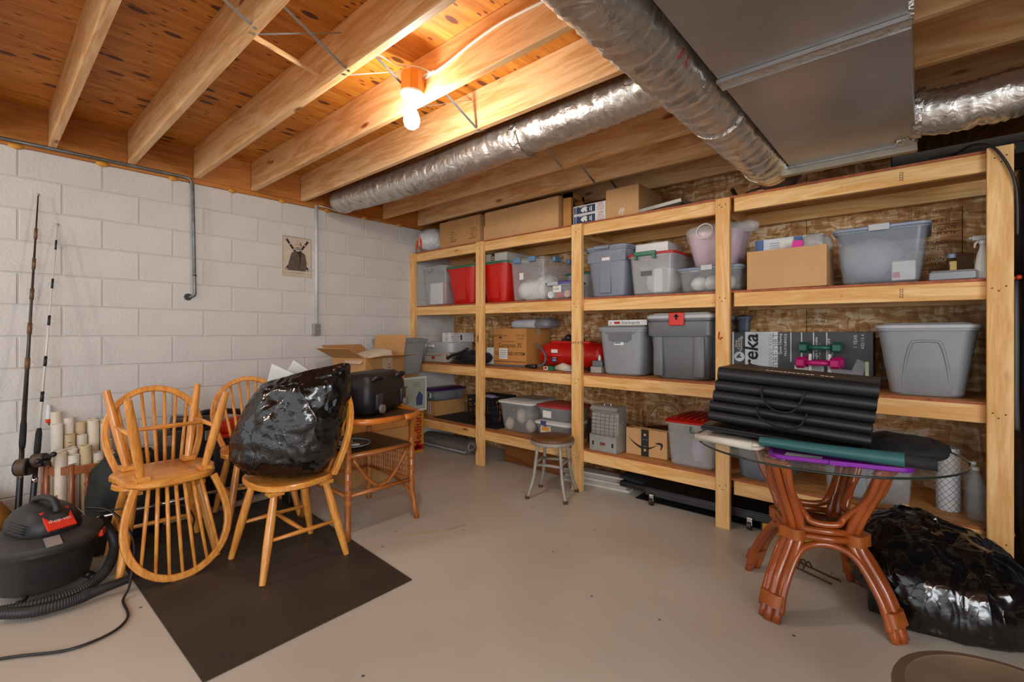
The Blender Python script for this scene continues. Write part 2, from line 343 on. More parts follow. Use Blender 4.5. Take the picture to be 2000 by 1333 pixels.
cb = MB(); cb.bb(4.0, 8.5, 1.2, 1.25, 1.9, 2.75); cb.bb(4.0, 8.5, .1, 1.2, 1.9, 2.0); cb.bb(4.0, 4.05, .1, 1.2, 2, 2.7); struct(cb.build('wall_dark_void', DK))  # closure added against world light; dark colour stands in for the unlit void
wr = MB(); wr.bb(6.2, 6.35, -2.6, .012, 0, 2.7); struct(wr.build('wall_right_blocker', plain('blocker_brown', '#6b5a48', .8)))  # out-of-view wall added to keep world light off the right-hand joists
# mill stamps printed on the strand board
INKB = plain('mill_stamp_ink', '#3a2a1c', .8)
for zz, s, sz in ((1.985, '24/16   15/32', .026), (1.93, 'EXPOSURE 1   ↕', .028), (1.885, 'THIS SIDE DOWN', .03), (1.852, 'KEEP CARD 24 X 16', .027), (1.80, 'SPACE 1/8 INCH', .024), (1.765, 'MILL 412', .024), (1.70, 'CAUTION', .03), (1.668, 'RATED SHEATHING', .026)):
    txt(WB, s.replace('↕', 'I'), sz, (4.3, -.001, zz), INKB, name='mill_stamp')
for z0 in (1.905, 1.86, 1.64): patch(WB, 'mill_stamp', INKB, (4.3, -.0006, z0), .3, .003)
patch(WB, 'mill_stamp', INKB, (4.445, -.0006, 1.82), .004, .36); patch(WB, 'mill_stamp', INKB, (4.155, -.0006, 1.87), .003, .09)
for zz, s in ((1.39, 'SIZED FOR'), (1.365, 'SPACING'), (1.335, 'EXPOSURE 1'), (1.30, 'STRENGTH AXIS')): txt(WB, s, .026, (3.72, -.001, zz), INKB, name='mill_stamp')
# ceiling: plywood subfloor sheets on bare joists
CEIL = thing('ceiling', '', 'ceiling'); del CEIL['label']; del CEIL['category']; struct(CEIL)
JB, JT = 2.46, 2.695
k = 0
for y0 in (-6.2, -4.98, -3.76, -2.54, -1.32, -.10):
    for x0 in ((-.2, 2.24, 4.68) if k % 2 else (-.2, 1.02, 3.46, 5.9)):
        x1 = {-.2: (2.24 if k % 2 else 1.02), 1.02: 3.46, 2.24: 4.68, 3.46: 5.9, 4.68: 8.5, 5.9: 8.5}[x0]
        b = MB(); b.bb(x0+.001, x1-.001, y0+.001, min(y0+1.219, 1.25), JT, JT+.018); b.build('subfloor_sheet', PLYM, CEIL)
    k += 1
JR = [-5.11, -4.70, -4.29, -3.88, -3.47, -3.066, -2.665, -2.249, -1.83, -1.397, -.971, -.52, -.08]
for y in JR:
    b = MB(); b.bb(.015, 8.4, y-.038, y, JB, JT-.001, bev=.003); b.build('joist', JO('x'), CEIL)
for a, c in zip(JR[:-1], JR[1:]):
    b = MB(); b.bb(-.025, .013, a+.001, c-.039, JB+.0, JT-.001); b.build('rim_board', RB('y'), CEIL)
b = MB(); b.bb(-.15, -.03, -8, .1, JB, JT+.01); b.build('light_stop_board', RB('y'), CEIL)  # unseen closing board, added to stop world light leaking past the rim boards
b = MB(); b.bb(-.15, .012, -8, -.001, 2.4255, JB-.0005, bev=.003); b.build('sill_plate', RB('y'), CEIL)
b = MB(); b.bb(4.95, 5.1, -6, 1.2, 2.22, JB-.001, bev=.004); b.build('main_beam', JO('y'), CEIL)
FOAM = plain('expanding_foam', '#c98a2c', .6, 0, .2, 12)
for i, kk in enumerate(range(-2, 18)):
    if kk % 2: continue
    b = MB(); b.sphere((0, 0, 0), .022, 2, (.6, 1.3+.5*random.random(), .75)); o = b.build('foam_blob', FOAM, CEIL, True, loc=(.008, J0+.2032*kk+random.uniform(-.01, .01), 2.428)); crumple(o, .005, 30, i)
# steel cross bridging between the joists
def strap(p0, p1):
    p0, p1 = Vector(p0), Vector(p1); d = (p1-p0); n = Vector((1, 0, 0)); b = MB()
    b.tube([p0+Vector((0, 0, 0)), p0+d*.06, p0+d*.94, p1], .009, 4, True, .25); b.build('bridging_strap', GALV, CEIL)
for xb in (2.25, 5.4):
    for a, c in zip(JR[2:-1], JR[3:]):
        strap((xb, a-.02, JB-.004), (xb, c-.039, JT-.05)); strap((xb+.045, c-.02, JB-.004), (xb+.045, a+.001, JT-.05))
b = MB(); b.tube([(2.12, -3.05, 2.53), (2.05, -2.70, 2.52)], .013, 6); b.build('wood_strip', JO('y'), CEIL)
# ---------------------------------------------------------------- shelving
SL = [(2.138, 2.12), (1.549, 1.505), (.939, .907), (.342, .300)]
def bz(i, x): a, c = SL[i-1]; return a+(c-a)*x/4.5
PLY = .014
def sz(i, x): return bz(i, x)+PLY
POSTS = [(.0, .078), (1.037, 1.132), (2.138, 2.232), (3.258, 3.345), (4.503, 4.593)]
YF = -.612
SHELF = thing('shelving_unit', 'long home-built pine shelving unit with four shelves along the strand-board wall', 'shelving')
def sl(i, x0, x1, y0, y1, d0, d1, name, m):
    b = MB(); R = [[(x, y0, bz(i, x)+d0), (x, y1, bz(i, x)+d0), (x, y1, bz(i, x)+d1), (x, y0, bz(i, x)+d1)] for x in (x0, x1)]
    b.rings(R); bmesh.ops.bevel(b.bm, geom=b.bm.edges[:], offset=.002, segments=1, affect='EDGES'); b.build(name, m, SHELF)
tops = [bz(1, .0)-.0, bz(1, 1)+.0, bz(1, 2.1), bz(1, 3.3), bz(1, 4.5)+.012]
for (x0, x1), t in zip(POSTS, tops):
    b = MB(); b.bb(x0, x1, YF-.038, YF, 0, t, bev=.003); p = b.build('post', SH('z'), SHELF)
    for i in range(1, 5):
        for q in range(3): s = MB(); s.box((x0+(x1-x0)*(.25+.25*q+random.uniform(-.06, .06)), YF-.0385, bz(i, x0)-.03-.022*(q % 2)-random.uniform(0, .015)), (.006, .002, .006)); s.build('screw_head', RUST, p)
edges = [(.012, 1.085), (1.088, 2.185), (2.188, 3.30), (3.36, 4.595)]
for i in range(1, 5):
    for x0, x1 in edges:
        sl(i, x0, x1, YF+.0005, YF+.038, -.089, -.001, 'front_beam', SH('x'))
    sl(i, .012, 4.595, -.079, -.041, -.089, -.001, 'rear_beam', SH('x'))
    for x0, x1 in ((.012, 1.22), (1.222, 2.44), (2.442, 3.66), (3.662, 4.6)):
        b = MB(); R = [[(x, YF, bz(i, x)+.0), (x, -.042, bz(i, x)), (x, -.042, bz(i, x)+PLY-.001), (x, YF, bz(i, x)+PLY-.001)] for x in (x0, x1)]
        b.rings(R); o = b.build('shelf_board', wood('shelf_ply', '#b9773a', '#d39a58', 'x', 1, .55), SHELF); o.data.materials.append(PLYEDGE)
        for p in o.data.polygons:
            if p.normal.y < -.9: p.material_index = 1
    for x0, x1 in POSTS[1:4]:
        sl(i, x0+.005, x0+.043, YF+.039, -.08, -.089, -.001, 'cross_brace', SH('y'))
# red crayon mark on a post, a black liner on the bottom shelf
b = MB(); b.tube([(3.283, YF-.0392, 1.265), (3.279, YF-.0392, 1.222), (3.287, YF-.0392, 1.215), (3.297, YF-.0392, 1.228), (3.306, YF-.0392, 1.226)], .004, 5); b.build('crayon_mark', REDI, SHELF)
txt(SHELF, '§ APA RTD', .03, (2.185, YF-.0386, 1.18), INKB, name='mill_stamp')
for x in (3.93, 4.19):
    for i in (1, 2): txt(SHELF, 'ZZZZ' if x > 4 else 'I -', .02, (x, YF-.0004, bz(i, x)-.045), INKB, '-y', PI/2, 'mill_stamp')
b = MB(); R = [[(x, YF+.06, sz(4, x)+.0005), (x, -.09, sz(4, x)+.0005), (x, -.09, sz(4, x)+.003), (x, YF+.06, sz(4, x)+.003)] for x in (.27, 1.22)]; b.rings(R)
tag(b.build('shelf_liner', plain('black_liner', '#262422', .7, 0, .2, 6)), 'black paper liner lying on the bottom shelf under the milk crate', 'liner')
# ---------------------------------------------------------------- pipes, outlet, bulb, ducts
p = thing('steel_conduit', 'grey steel conduit along the sill dropping down the block wall to an elbow', 'conduit')
b = MB(); b.tube([(.03, -6, 2.452), (.03, -2.78, 2.452)]+spline([(.03, -2.76, 2.452), (.032, -2.725, 2.44), (.036, -2.712, 2.40)], 4)+[(.04, -2.70, 1.60)]+spline([(.04, -2.70, 1.59), (.038, -2.70, 1.555), (.02, -2.72, 1.54), (-.004, -2.735, 1.538)], 4), .011, 10); b.build('pipe', plain('conduit_steel', '#6f7274', .4, .7, .35, 14), p, True)
b = MB(); b.tube([(-.004, -2.738, 1.538), (.012, -2.732, 1.538)], .026, 14); b.build('wall_flange', plain('dark_putty', '#4a4b4b', .8), p, True, auto=40)
b = MB(); b.tube([(.04, -2.70, 1.70), (.04, -2.70, 1.71)], .0135, 10); b.build('coupling', RUST, p)
p = thing('outlet_conduit', 'white surface conduit running down to a grey electrical outlet on the block wall', 'conduit')
b = MB(); b.tube([(.016, -1.722, 2.45), (.016, -1.718, 1.34)], .015, 12); b.build('pipe', plain('white_conduit', '#cfd1d3', .4), p, True)
b = MB(); b.bb(.0005, .04, -1.757, -1.690, 1.243, 1.348, bev=.004); ob = b.build('outlet_box', plain('grey_metal_cover', '#9d9c98', .45, .4), p)
for zz in (1.318, 1.272):
    b = MB(); b.box((.0405, -1.7235, zz), (.002, .036, .028), bev=.004); f = b.build('receptacle', plain('receptacle_grey', '#8b8a86', .5), ob)
    for dy, hh in ((-.008, .01), (.007, .008)): patch(f, 'slot', INK, (.042, -1.7235+dy, zz+.003), .003, hh, '+x')
b = MB(); b.tube(spline([(.02, -1.70, 2.452), (.03, -1.62, 2.448), (.03, -1.52, 2.435), (.05, -1.44, 2.432), (.09, -1.40, 2.45)], 5), .005, 6)
tag(b.build('white_cable', WHT, None, True), 'white cable looping along the sill plate above the outlet conduit', 'cable')
# bare bulb
L0 = thing('ceiling_lamp', 'bare glowing bulb in a white lampholder under an orange box on a joist', 'lamp', (2.335, -2.365, 0))
b = MB(); b.lathe([(.050, 2.47), (.053, 2.475), (.053, 2.565), (.047, 2.57)], 8); b.box((0, .055, 2.52), (.03, .03, .07)); b.build('junction_box', plain('orange_box', '#d98a2a', .5), L0)
b = MB(); b.lathe([(.02, 2.44), (.052, 2.452), (.058, 2.462), (.058, 2.4695)], 24); b.build('lampholder', WHT, L0, True, auto=40)
b = MB(); b.lathe([(.014, 2.395), (.017, 2.40), (.018, 2.44), (.018, 2.4395)], 14); b.build('bulb_cap', GRYL, L0, True)
BULBM = emit('bulb_glow', '#fff5e8', BULB_W)
b = MB(); b.lathe([(.003, 2.285), (.020, 2.290), (.034, 2.302), (.040, 2.322), (.039, 2.345), (.030, 2.370), (.019, 2.387), (.0145, 2.396)], 20); b.build('bulb', BULBM, L0, True)
for i, (x, y) in enumerate(((.9, -5.2), (5.5, -5.4))):       # assumed further bulb fixtures, added out of frame to light the room
    c = copytree(L0); c.location = (x, y, 0); c['label'] = ('assumed bare glowing bulb fixture on the joists behind the camera on the left', 'assumed bare glowing bulb fixture on the joists behind the camera on the right')[i]
w_ = thing('lamp_wiring', 'white electrical cable run along the joist to the lamp box', 'cable')
b = MB(); b.tube(spline([(2.36, -2.30, 2.56), (2.42, -2.294, 2.57), (2.50, -2.292, 2.575), (2.85, -2.292, 2.62), (3.3, -2.292, 2.60), (3.9, -2.292, 2.63), (5.2, -2.292, 2.62)], 6), .0065, 6); b.build('cable', WHT, w_, True)
b = MB(); b.tube(spline([(2.42, -2.30, 2.565), (2.36, -2.34, 2.60), (2.28, -2.42, 2.61), (2.24, -2.50, 2.64), (2.16, -2.58, 2.645), (2.08, -2.66, 2.62)], 6), .004, 6); b.build('cable', WHT, w_, True)
b = MB(); b.tube(spline([(2.335, -2.33, 2.56), (2.38, -2.31, 2.568), (2.43, -2.296, 2.575)], 5), .0065, 6); b.build('cable', WHT, w_, True)
# rectangular duct
D = thing('sheet_metal_duct', 'wide rectangular grey sheet-metal duct hanging below the joists', 'duct')
b = MB(); b.bb(3.70, 4.25, -6.5, -1.945, 2.205, 2.452, bev=.003); b.build('duct_section', DUCTM, D)
b = MB(); b.bb(3.70, 4.25, -1.935, -.72, 2.205, 2.452, bev=.003); b.build('duct_section', DUCTM, D)
b = MB(); b.box((3.975, -1.94, 2.2), (.562, .055, .012)); b.box((4.256, -1.94, 2.32), (.012, .055, .23)); o = b.build('foil_tape_seam', TAPEM, D)
b = MB(); b.box((3.975, -1.975, 2.197), (.56, .012, .014)); b.box((3.975, -1.91, 2.197), (.56, .008, .012)); b.build('drive_cleat', GALV, D)
b = MB(); b.bb(3.595, 4.255, -.735, -.69, 2.165, 2.455, bev=.002); b.build('end_cap', plain('end_cap_metal', '#a79c8c', .4, .6), D)
b = MB(); b.bb(3.6, 4.252, -.75, -.735, 2.196, 2.208); b.build('cap_flange', GALV, D)
for x, y in ((4.2, -.78), (4.22, -.74)):
    b = MB(); b.sphere((x, y, 2.205), .035, 2, (1, 1.2, .35)); o = b.build('foil_patch', TAPEM, D); crumple(o, .006, 40, x)
for y in (-1.3, -1.65, -2.4):
    b = MB(); b.tube([(4.2515, y, 2.34), (4.254, y, 2.34)], .005, 6); b.build('screw', GALV, D)
def flex(pts, r, rib, amp, seed, seg=28):
    """foil sleeve over a wire helix"""
    P = spline(pts, 6); L = sum((P[i+1]-P[i]).length for i in range(len(P)-1)); n = int(L/rib*2.5)
    Q = []; acc = [0]
    for i in range(len(P)-1): acc.append(acc[-1]+(P[i+1]-P[i]).length)
    for k in range(n+1):
        s = L*k/n; i = max(j for j in range(len(acc)) if acc[j] <= s+1e-9); i = min(i, len(P)-2); t = (s-acc[i])/(acc[i+1]-acc[i]); Q.append(P[i].lerp(P[i+1], t))
    b = MB(); b.tube(Q, [r*(1+.035*math.cos(2*PI*k/2.5)) for k in range(n+1)], seg)
    b.bm.normal_update()
    for v in b.bm.verts:
        p = v.co; a = noise.noise(p*14+Vector((seed, 0, 0))); c = noise.noise(p*37+Vector((0, seed, 0)))
        v.co += v.normal*(amp*(1-abs(a)*2)+amp*.5*c)
    return b
D = thing('foil_flex_duct', 'foil-wrapped flexible duct running beside the wide sheet-metal duct', 'duct')
flex([(3.555, -5.5, 2.285), (3.555, -3.2, 2.285), (3.56, -2.2, 2.28), (3.57, -1.2, 2.275), (3.58, -.8, 2.27), (3.59, -.42, 2.275)], .122, .05, .006, 3).build('sleeve', FOILM, D, True)
for y in (-1.55, -.72):
    b = MB(); b.tube([(3.568, y-.025, 2.277), (3.568, y+.025, 2.277)], .131, 28); o = b.build('foil_tape_band', TAPEM, D, True, auto=40)
for y in (-2.2, -1.9, -1.35, -1.15, -.95):
    o = txt(D, random.choice(['R6', '8 IN', 'UL']), .05, (3.60, y, 2.24), REDI, '+x', PI/2, 'printed_mark')
    o.rotation_euler = (Matrix.Rotation(PI/2, 4, 'Z') @ Matrix.Rotation(PI/2+math.radians(35), 4, 'X')).to_euler(); o.location = (3.66, y, 2.205)
for y in (-1.58, -1.95):
    b = MB(); b.tube([(3.615, y, 2.20), (3.63, y+.01, 2.185), (3.65, y, 2.185), (3.65, y-.03, 2.195)], .004, 6); b.build('hanger_clip', GALV, D)
D = thing('foil_flex_duct', 'long foil-wrapped flexible duct slung between two joists above the shelves', 'duct')
flex([(.28, -1.62, 2.47), (.9, -1.63, 2.435), (1.6, -1.635, 2.42), (2.4, -1.63, 2.445), (3.0, -1.63, 2.455), (3.3, -1.63, 2.475), (3.6, -1.63, 2.532), (3.75, -1.63, 2.57), (4.3, -1.63, 2.575)], .105, .045, .007, 9).build('sleeve', FOILM, D, True)
b = MB(); b.tube([(2.42, -1.63, 2.435), (2.49, -1.63, 2.434)], .114, 28); b.build('foil_tape_band', TAPEM, D, True, auto=40)
D = thing('foil_flex_duct', 'crinkled foil flexible duct leaving the right side of the sheet-metal duct', 'duct')
flex([(4.26, -.90, 2.285), (4.34, -.90, 2.27), (4.45, -.90, 2.265), (4.62, -.90, 2.28), (4.9, -.92, 2.29), (5.6, -.95, 2.28)], .095, .035, .009, 5).build('sleeve', FOILM, D, True)
b = MB(); b.tube([(4.252, -.90, 2.285), (4.275, -.90, 2.283)], .108, 24); o = b.build('foil_tape_collar', TAPEM, D); crumple(o, .01, 20, 2)
# ================================================================ CONTAINERS
def on(i, x): return sz(i, x)+.0008
def tub(name, label, cat, x0, x1, yf, z, h, depth, m, taper=.06, lid=None, lidh=.03, rim=True, group=None, corner=.05, wall=.004, dtaper=None, rz=0, handle=None):
    """open or lidded storage tub: x0..x1 and yf are the front edge of its top"""
    w_ = x1-x0; dt = taper*.8 if dtaper is None else dtaper
    t = thing(name, label, cat, ((x0+x1)/2, yf+depth/2, z), rz, group)
    b = MB(); wb_, db = w_-2*taper-.02, depth-2*dt-.02; wt, d = w_-.02, depth-.02
    S = [(wb_-.02, db-.02, 0, corner), (wb_, db, .012, corner), ((wb_+wt)/2, (db+d)/2, h*.5, corner)]
    S += [(wt, d, h-.001, corner)]
    if rim: S += [(wt+.018, d+.018, h-.012, corner), (wt+.018, d+.018, h, corner)]
    S += [(wt-2*wall, d-2*wall, h, corner), ((wb_+wt)/2-2*wall, (db+d)/2-2*wall, h*.5, corner), (wb_-2*wall, db-2*wall, .014, corner)]
    b.rrloft(S); body = b.build('body', m, t, True, auto=35)
    if lid:
        b = MB(); b.rrloft([(wt+.026, d+.026, h+.001, corner), (wt+.03, d+.03, h+lidh*.55, corner), (wt+.012, d+.012, h+lidh*.75, corner), (wt-.03, d-.03, h+lidh*.78, corner), (wt-.05, d-.05, h+lidh, corner*.8), (wt-.11, d-.11, h+lidh, corner*.6)])
        t_l = b.build('lid', lid, t, True, auto=35)
    t['_'] = 0; del t['_']
    return t
def fy(depth, taper, h, z, dt=None):
    """front-face y of a tapered tub at height z, in its own frame"""
    dt = taper*.8 if dt is None else dt
    return -(depth/2-.01)+dt*(1-z/h)-.0015
def carton(name, label, x0, x1, yf, z, h, depth, m=CARD, tape=True, group=None, cat='box', rz=0):
    t = thing(name, label, cat, ((x0+x1)/2, yf+depth/2, z), rz, group); w_ = x1-x0
    b = MB(); b.bb(-w_/2, w_/2, -depth/2, depth/2, 0, h-.004, bev=.003); b.build('body', m, t)
    for s in (-1, 1):
        b = MB(); b.bb(-w_/2+.001, w_/2-.001, .001 if s > 0 else -depth/2+.001, depth/2-.001 if s > 0 else -.001, h-.004, h); b.build('flap', m, t)
    if tape:
        b = MB(); b.bb(-w_/2-.0008, w_/2+.0008, -.025, .025, h, h+.0006); b.bb(w_/2+.0002, w_/2+.001, -.025, .025, h-.07, h); b.build('tape', clear('packing_tape', '#d8c09a', .45, .2), t)
    return t
def blob(name, m, parent, c, r, sc=(1, 1, 1), amp=.02, freq=9, seed=1, sub=3):
    b = MB(); b.sphere((0, 0, 0), r, sub, sc); o = b.build(name, m, parent, True, loc=c); crumple(o, amp, freq, seed); return o
def sticker(t, x, y, z, w_, h_, red=True, face='-y'):
    s = patch(t, 'sticker', WHTP, (x, y, z), w_, h_, face)
    return s
# ---------------------------------------------------------------- top shelf
t = thing('trash_bag', 'white drawstring trash bag with orange ties on the top shelf by the wall', 'bag', (.20, -.455, on(1, .2)))
b = MB(); b.sphere((0, 0, 0), .165, 4, (1.05, 1.25, .8)); o = b.build('bag', filmmat('white_bag_film', '#d6d9dd', .3, 7, .7), t, True, loc=(0, 0, .128)); crumple(o, .012, 16, 2)
for v in o.data.vertices: v.co.z = max(v.co.z, -.1275)
b = MB(); b.tube(spline([(-.01, -.2, .16), (-.035, -.215, .09), (-.05, -.22, .03), (-.045, -.225, .006)], 5), .012, 6, True, .3); b.tube(spline([(-.01, -.2, .16), (.02, -.215, .1), (.03, -.222, .04), (.055, -.235, .008)], 5), .012, 6, True, .3); b.build('drawstring', plain('orange_tie', '#e2511c', .4), t)
STAMP = plain('faded_print', '#6a4a26', .8)
t = carton('cardboard_box', 'brown cardboard box with printed symbols beside the white trash bag', .445, 1.045, -.6, on(1, .45), .262, .33, CARD)
for cx in (-.1, .2):
    for k, s in enumerate(('PLEASE', 'RECYCLE', 'KRAFT', 'SERVICES')): txt(t, s, .022, (cx+.02*(k % 2), -.166, .14-.026*k), STAMP, name='printed_mark')
    patch(t, 'printed_mark', STAMP, (cx, -.1655, .045), .1, .006)
t = thing('long_cardboard_box', 'long two-tier plain cardboard box at the top of the shelves', 'box', (1.52, -.4, on(1, 1.1)))
b = MB(); b.bb(-.445, .44, -.18, .18, 0, .14, bev=.003); b.build('lower_box', CARD2, t)
b = MB(); b.bb(-.435, .435, -.174, .174, .1405, .272, bev=.003); b.build('lid', CARD2, t)
t = thing('open_carton', 'upright narrow carton with an open window and grey printed base by the long cardboard box', 'box', (2.02, -.44, on(1, 2)))
b = MB(); b.bb(-.04, .04, -.1, .1, 0, .09, bev=.002); b.build('body', CARDK, t)
for y0, y1, z0, z1 in ((-.1, -.07, .09, .29), (.07, .1, .09, .29), (-.1, .1, .25, .29)):
    b = MB(); b.bb(-.04, .04, y0+.0001, y1-.0001, z0+.0005, z1); b.build('panel', CARDK, t)
b = MB(); b.bb(-.04, -.035, -.07, .07, .0905, .249); b.build('back_panel', plain('painted_inside_shade', '#3a2512', .9), t)  # dark brown paints in the shade inside the open carton
patch(t, 'label_strip', plain('grey_purple_label', '#6f6a80', .6), (.0407, 0, .045), .18, .075, '+x')
NAVY = plain('navy_print', '#28395c', .6)
for k in range(2):
    t = thing('printed_carton', ('lower', 'upper')[k]+' of two stacked flat white and navy cartons on the top shelf', 'box', (2.255, -.45, on(1, 2.1)+k*.0765), 0, 'navy printed cartons')
    b = MB(); b.bb(-.152, .15, -.12, .12, 0, .0755, bev=.002); b.build('body', WHT, t)
    patch(t, 'navy_panel', NAVY, (-.045, -.1207, .038), .2, .058)
    flatpoly(t, 'eagle_emblem', WHTP, [(-.035, .0), (-.02, .018), (.005, .024), (.03, .018), (.02, .004), (.03, -.012), (.012, -.02), (.004, -.004), (-.01, -.02), (-.022, -.012)], (-.045, -.1216, .034))
    txt(t, 'EAGLE', .02, (-.125, -.1215, .038), WHTP, '-y', PI/2)
    txt(t, 'AMERICAN', .014, (-.06, -.1215, .061), WHTP)
    for dx, hh in ((.008, .03), (.022, .04)): patch(t, 'mark', WHTP, (dx, -.1215, .036), .008, hh)
    for j, s in enumerate(('SUPER', 'HEAVY', 'DUTY 50', 'COUNT')): txt(t, s, .0165, (.105, -.1213, .064-.0165*j), REDI)
t = carton('cardboard_box', 'plain tan cardboard box with a small white print beside the navy cartons', 2.415, 2.69, -.585, on(1, 2.4), .222, .42, CARD2)
b = MB(); b.box((-.02, -.1, .2225), (.2, .12, .003), (math.radians(12), 0, 0)); b.build('loose_flap', CARD2, t, loc=(0, 0, .012))
for k in range(4): patch(t, 'printed_mark', WHTP, (-.02+.012*k, -.2108, .035+.012*(k % 2)), .006, .03+.01*(k % 3))
t = thing('metal_tray', 'flat grey metal tray lying at an angle at the front of the top shelf', 'tray', (2.86, -.44, on(1, 2.7)+.012), 0, None, (math.radians(2), math.radians(-3.5), math.radians(-3)))
b = MB(); b.bb(-.165, .165, -.15, .14, .006, .036, bev=.004); b.build('pan', plain('tray_metal', '#8f8c88', .4, .6), t); b = MB(); b.bb(-.145, .145, -.13, .12, -.0015, .0055); b.build('base', plain('tray_base', '#5a4632', .8), t)
t = thing('black_tool', 'black tool with a raised handle and looped cord on the top shelf', 'tool', (3.40, -.33, on(1, 3.2)))
b = MB(); b.bb(-.06, .13, -.04, .04, 0, .045, bev=.012); b.build('body', BLK, t, True, auto=40)
b = MB(); b.tube([(-.08, -.02, .01), (-.1, -.03, .06), (-.125, -.03, .115)], [.018, .014, .013], 8); b.build('handle', BLK, t, True)
b = MB(); b.tube(spline([(-.07, -.05, .006), (-.02, -.09, .05), (.06, -.06, .075), (.12, -.05, .05), (.15, -.06, .075)], 6), .005, 6); b.build('cord', BLK, t, True)
# ---------------------------------------------------------------- second shelf
S2 = on(2, 2)
t = tub('storage_bin', 'clear lidded bin against the block wall holding white and red things', 'bin', .10, .495, -.57, on(2, .1), .40, .5, CLR, .02, CLRM, .03)
b = MB(); b.bb(-.15, .06, -.17, .1, .012, .25, bev=.01); b.build('white_box', WHT, t); b = MB(); b.bb(.07, .13, -.17, .1, .012, .25, bev=.01); b.build('red_box', plain('dull_red', '#8e2a28', .6), t)
b = MB(); b.bb(-.08, -.02, -.262, -.235, .36, .415, bev=.006); b.build('latch', GRY, t)
def red_tub(x0, x1, label):
    t = tub('red_tub', label, 'tub', x0, x1, -.60, on(2, x0), .36, .5, REDP, .055, GRNP, .03, True, 'red tubs with green lids', .07)
    f = fy(.5, .055, .36, .2)
    b = MB(); b.rings([[(-.07, f-.012, .29), (.07, f-.012, .29), (.05, f-.014, .3), (-.05, f-.014, .3)], [(-.075, f+.012, .04), (.075, f+.012, .04), (.07, f-.002, .3), (-.07, f-.002, .3)]])
    b.build('handle_panel', REDP, t); return t
red_tub(.515, .965, 'red plastic tub with green lid left of the second shelf post')
red_tub(.985, 1.39, 'red plastic tub with green lid carrying a flat grey box')
t = thing('grey_box', 'flat grey carton with a mosaic picture label lying on a red tub', 'box', (1.165, -.33, on(2, 1)+.392))
b = MB(); b.bb(-.14, .14, -.17, .17, 0, .09, bev=.003); b.build('body', plain('grey_carton', '#b6b2ad', .6), t)
l_ = patch(t, 'picture_label', INK, (-.045, -.1708, .045), .05, .085)
for k in range(10):
    b = MB(); b.lathe([(.007, -.0005), (.007, .0005)], 6); b.build('mosaic_dot', plain('dot_tan', '#d9b493', .6), l_, loc=(-.014+.014*(k % 3), -.033+.02*(k//3), .0008))
t = tub('storage_bin', 'large clear bin with sky-blue latches full of white cloth on the second shelf', 'bin', 1.41, 1.825, -.60, on(2, 1.4), .355, .52, CLR, .02, CLR, .03, corner=.04)
for x, y in ((-.09, -.268), (.08, -.268), (.222, -.1), (.222, .12)):
    b = MB(); b.box((x, y, .36), (.075, .03, .045) if y < -.2 else (.03, .09, .045), bev=.006); b.build('latch', BLUP, t)
blob('white_cloth', WHTP, t, (-.06, -.06, .1), .13, (1.1, 1.2, .7), .03, 9, 3); blob('white_cloth', WHTP, t, (.08, -.02, .12), .12, (.8, 1.2, .9), .03, 9, 5)
sticker(t, -.06, fy(.52, .02, .355, .2)-.001, .22, .045, .06)
t = tub('storage_bin', 'small clear bin with purple lid holding round tins in front of the big latched bin', 'bin', 1.835, 2.125, -.605, on(2, 1.9), .125, .2, CLR, .012, plain('violet_plastic', '#5b5aa8', .4), .025, corner=.025)
b = MB(); b.box((-.06, -.105, .13), (.11, .012, .03), bev=.004); b.build('latch', GRYL, t)
patch(t, 'sticker', WHTP, (-.02, -.0945, .085), .085, .055); txt(t, 'TAPE', .024, (-.03, -.0957, .082), INK); txt(t, 'clear', .014, (-.025, -.0957, .103), REDI)
for x, m in ((-.1, WHTP), (-.01, REDP), (.07, plain('tan_tin', '#c99a7c', .5))):
    b = MB(); b.tube([(x, -.078, .042), (x, .05, .042)], .03, 14); b.build('tin', m, t, True, auto=40)
t = tub('storage_bin', 'clear bin with green lid mostly hidden behind the shelf post', 'bin', 1.86, 2.2, -.36, on(2, 1.9), .22, .3, CLRM, .02, GRNP, .03)
b = MB(); b.box((-.03, -.155, .24), (.1, .012, .025), bev=.004); b.build('latch', WHT, t)
def gtub(label, x0, x1, yf, i, h, depth, m, lid, taper=.04, sh=None):
    t = tub('storage_tub', label, 'tub', x0, x1, yf, on(i, x0), h, depth, m, taper, lid, .035, True, None, .05)
    return t
t = gtub('tall blue-grey lidded tub with a red and white sticker on the second shelf', 2.215, 2.595, -.585, 2, .375, .48, GRYB, GRYB, .035)
f = fy(.48, .035, .375, .2)
for x0, x1 in ((-.17, -.06), (.045, .17)):
    b = MB(); b.bb(x0, x1, f-.008, f+.03, .27, .345, bev=.006); b.build('ledge', GRYB, t)
b = MB(); b.box((-.02, -.25, .385), (.13, .03, .03), bev=.008); b.build('handle', GRYB, t)
b = MB(); b.bb(-.055, .04, f-.004, f+.03, .03, .35, bev=.004); b.build('front_rib', GRYB, t)
patch(t, 'sticker', WHTP, (.0, f-.006, .315), .07, .06); patch(t, 'red_logo', REDI, (.0, f-.0072, .337), .065, .016)
t = tub('storage_bin', 'clear bin with red lid and green handle on the second shelf', 'bin', 2.60, 2.965, -.605, on(2, 2.6), .285, .48, CLRM, .02, REDP, .025)
b = MB(); b.box((-.03, -.25, .297), (.17, .02, .03), bev=.005); b.box((-.1, -.25, .275), (.02, .02, .04), bev=.004); b.box((.04, -.25, .275), (.02, .02, .04), bev=.004); b.build('handle', GRNP, t)
patch(t, 'photo_label', plain('grey_label', '#9aa0a2', .5), (-.03, fy(.48, .02, .285, .15)-.001, .17), .09, .07); patch(t, 'photo_label', plain('dark_label', '#4e5458', .5), (-.03, fy(.48, .02, .285, .15)-.0025, .155), .085, .035)
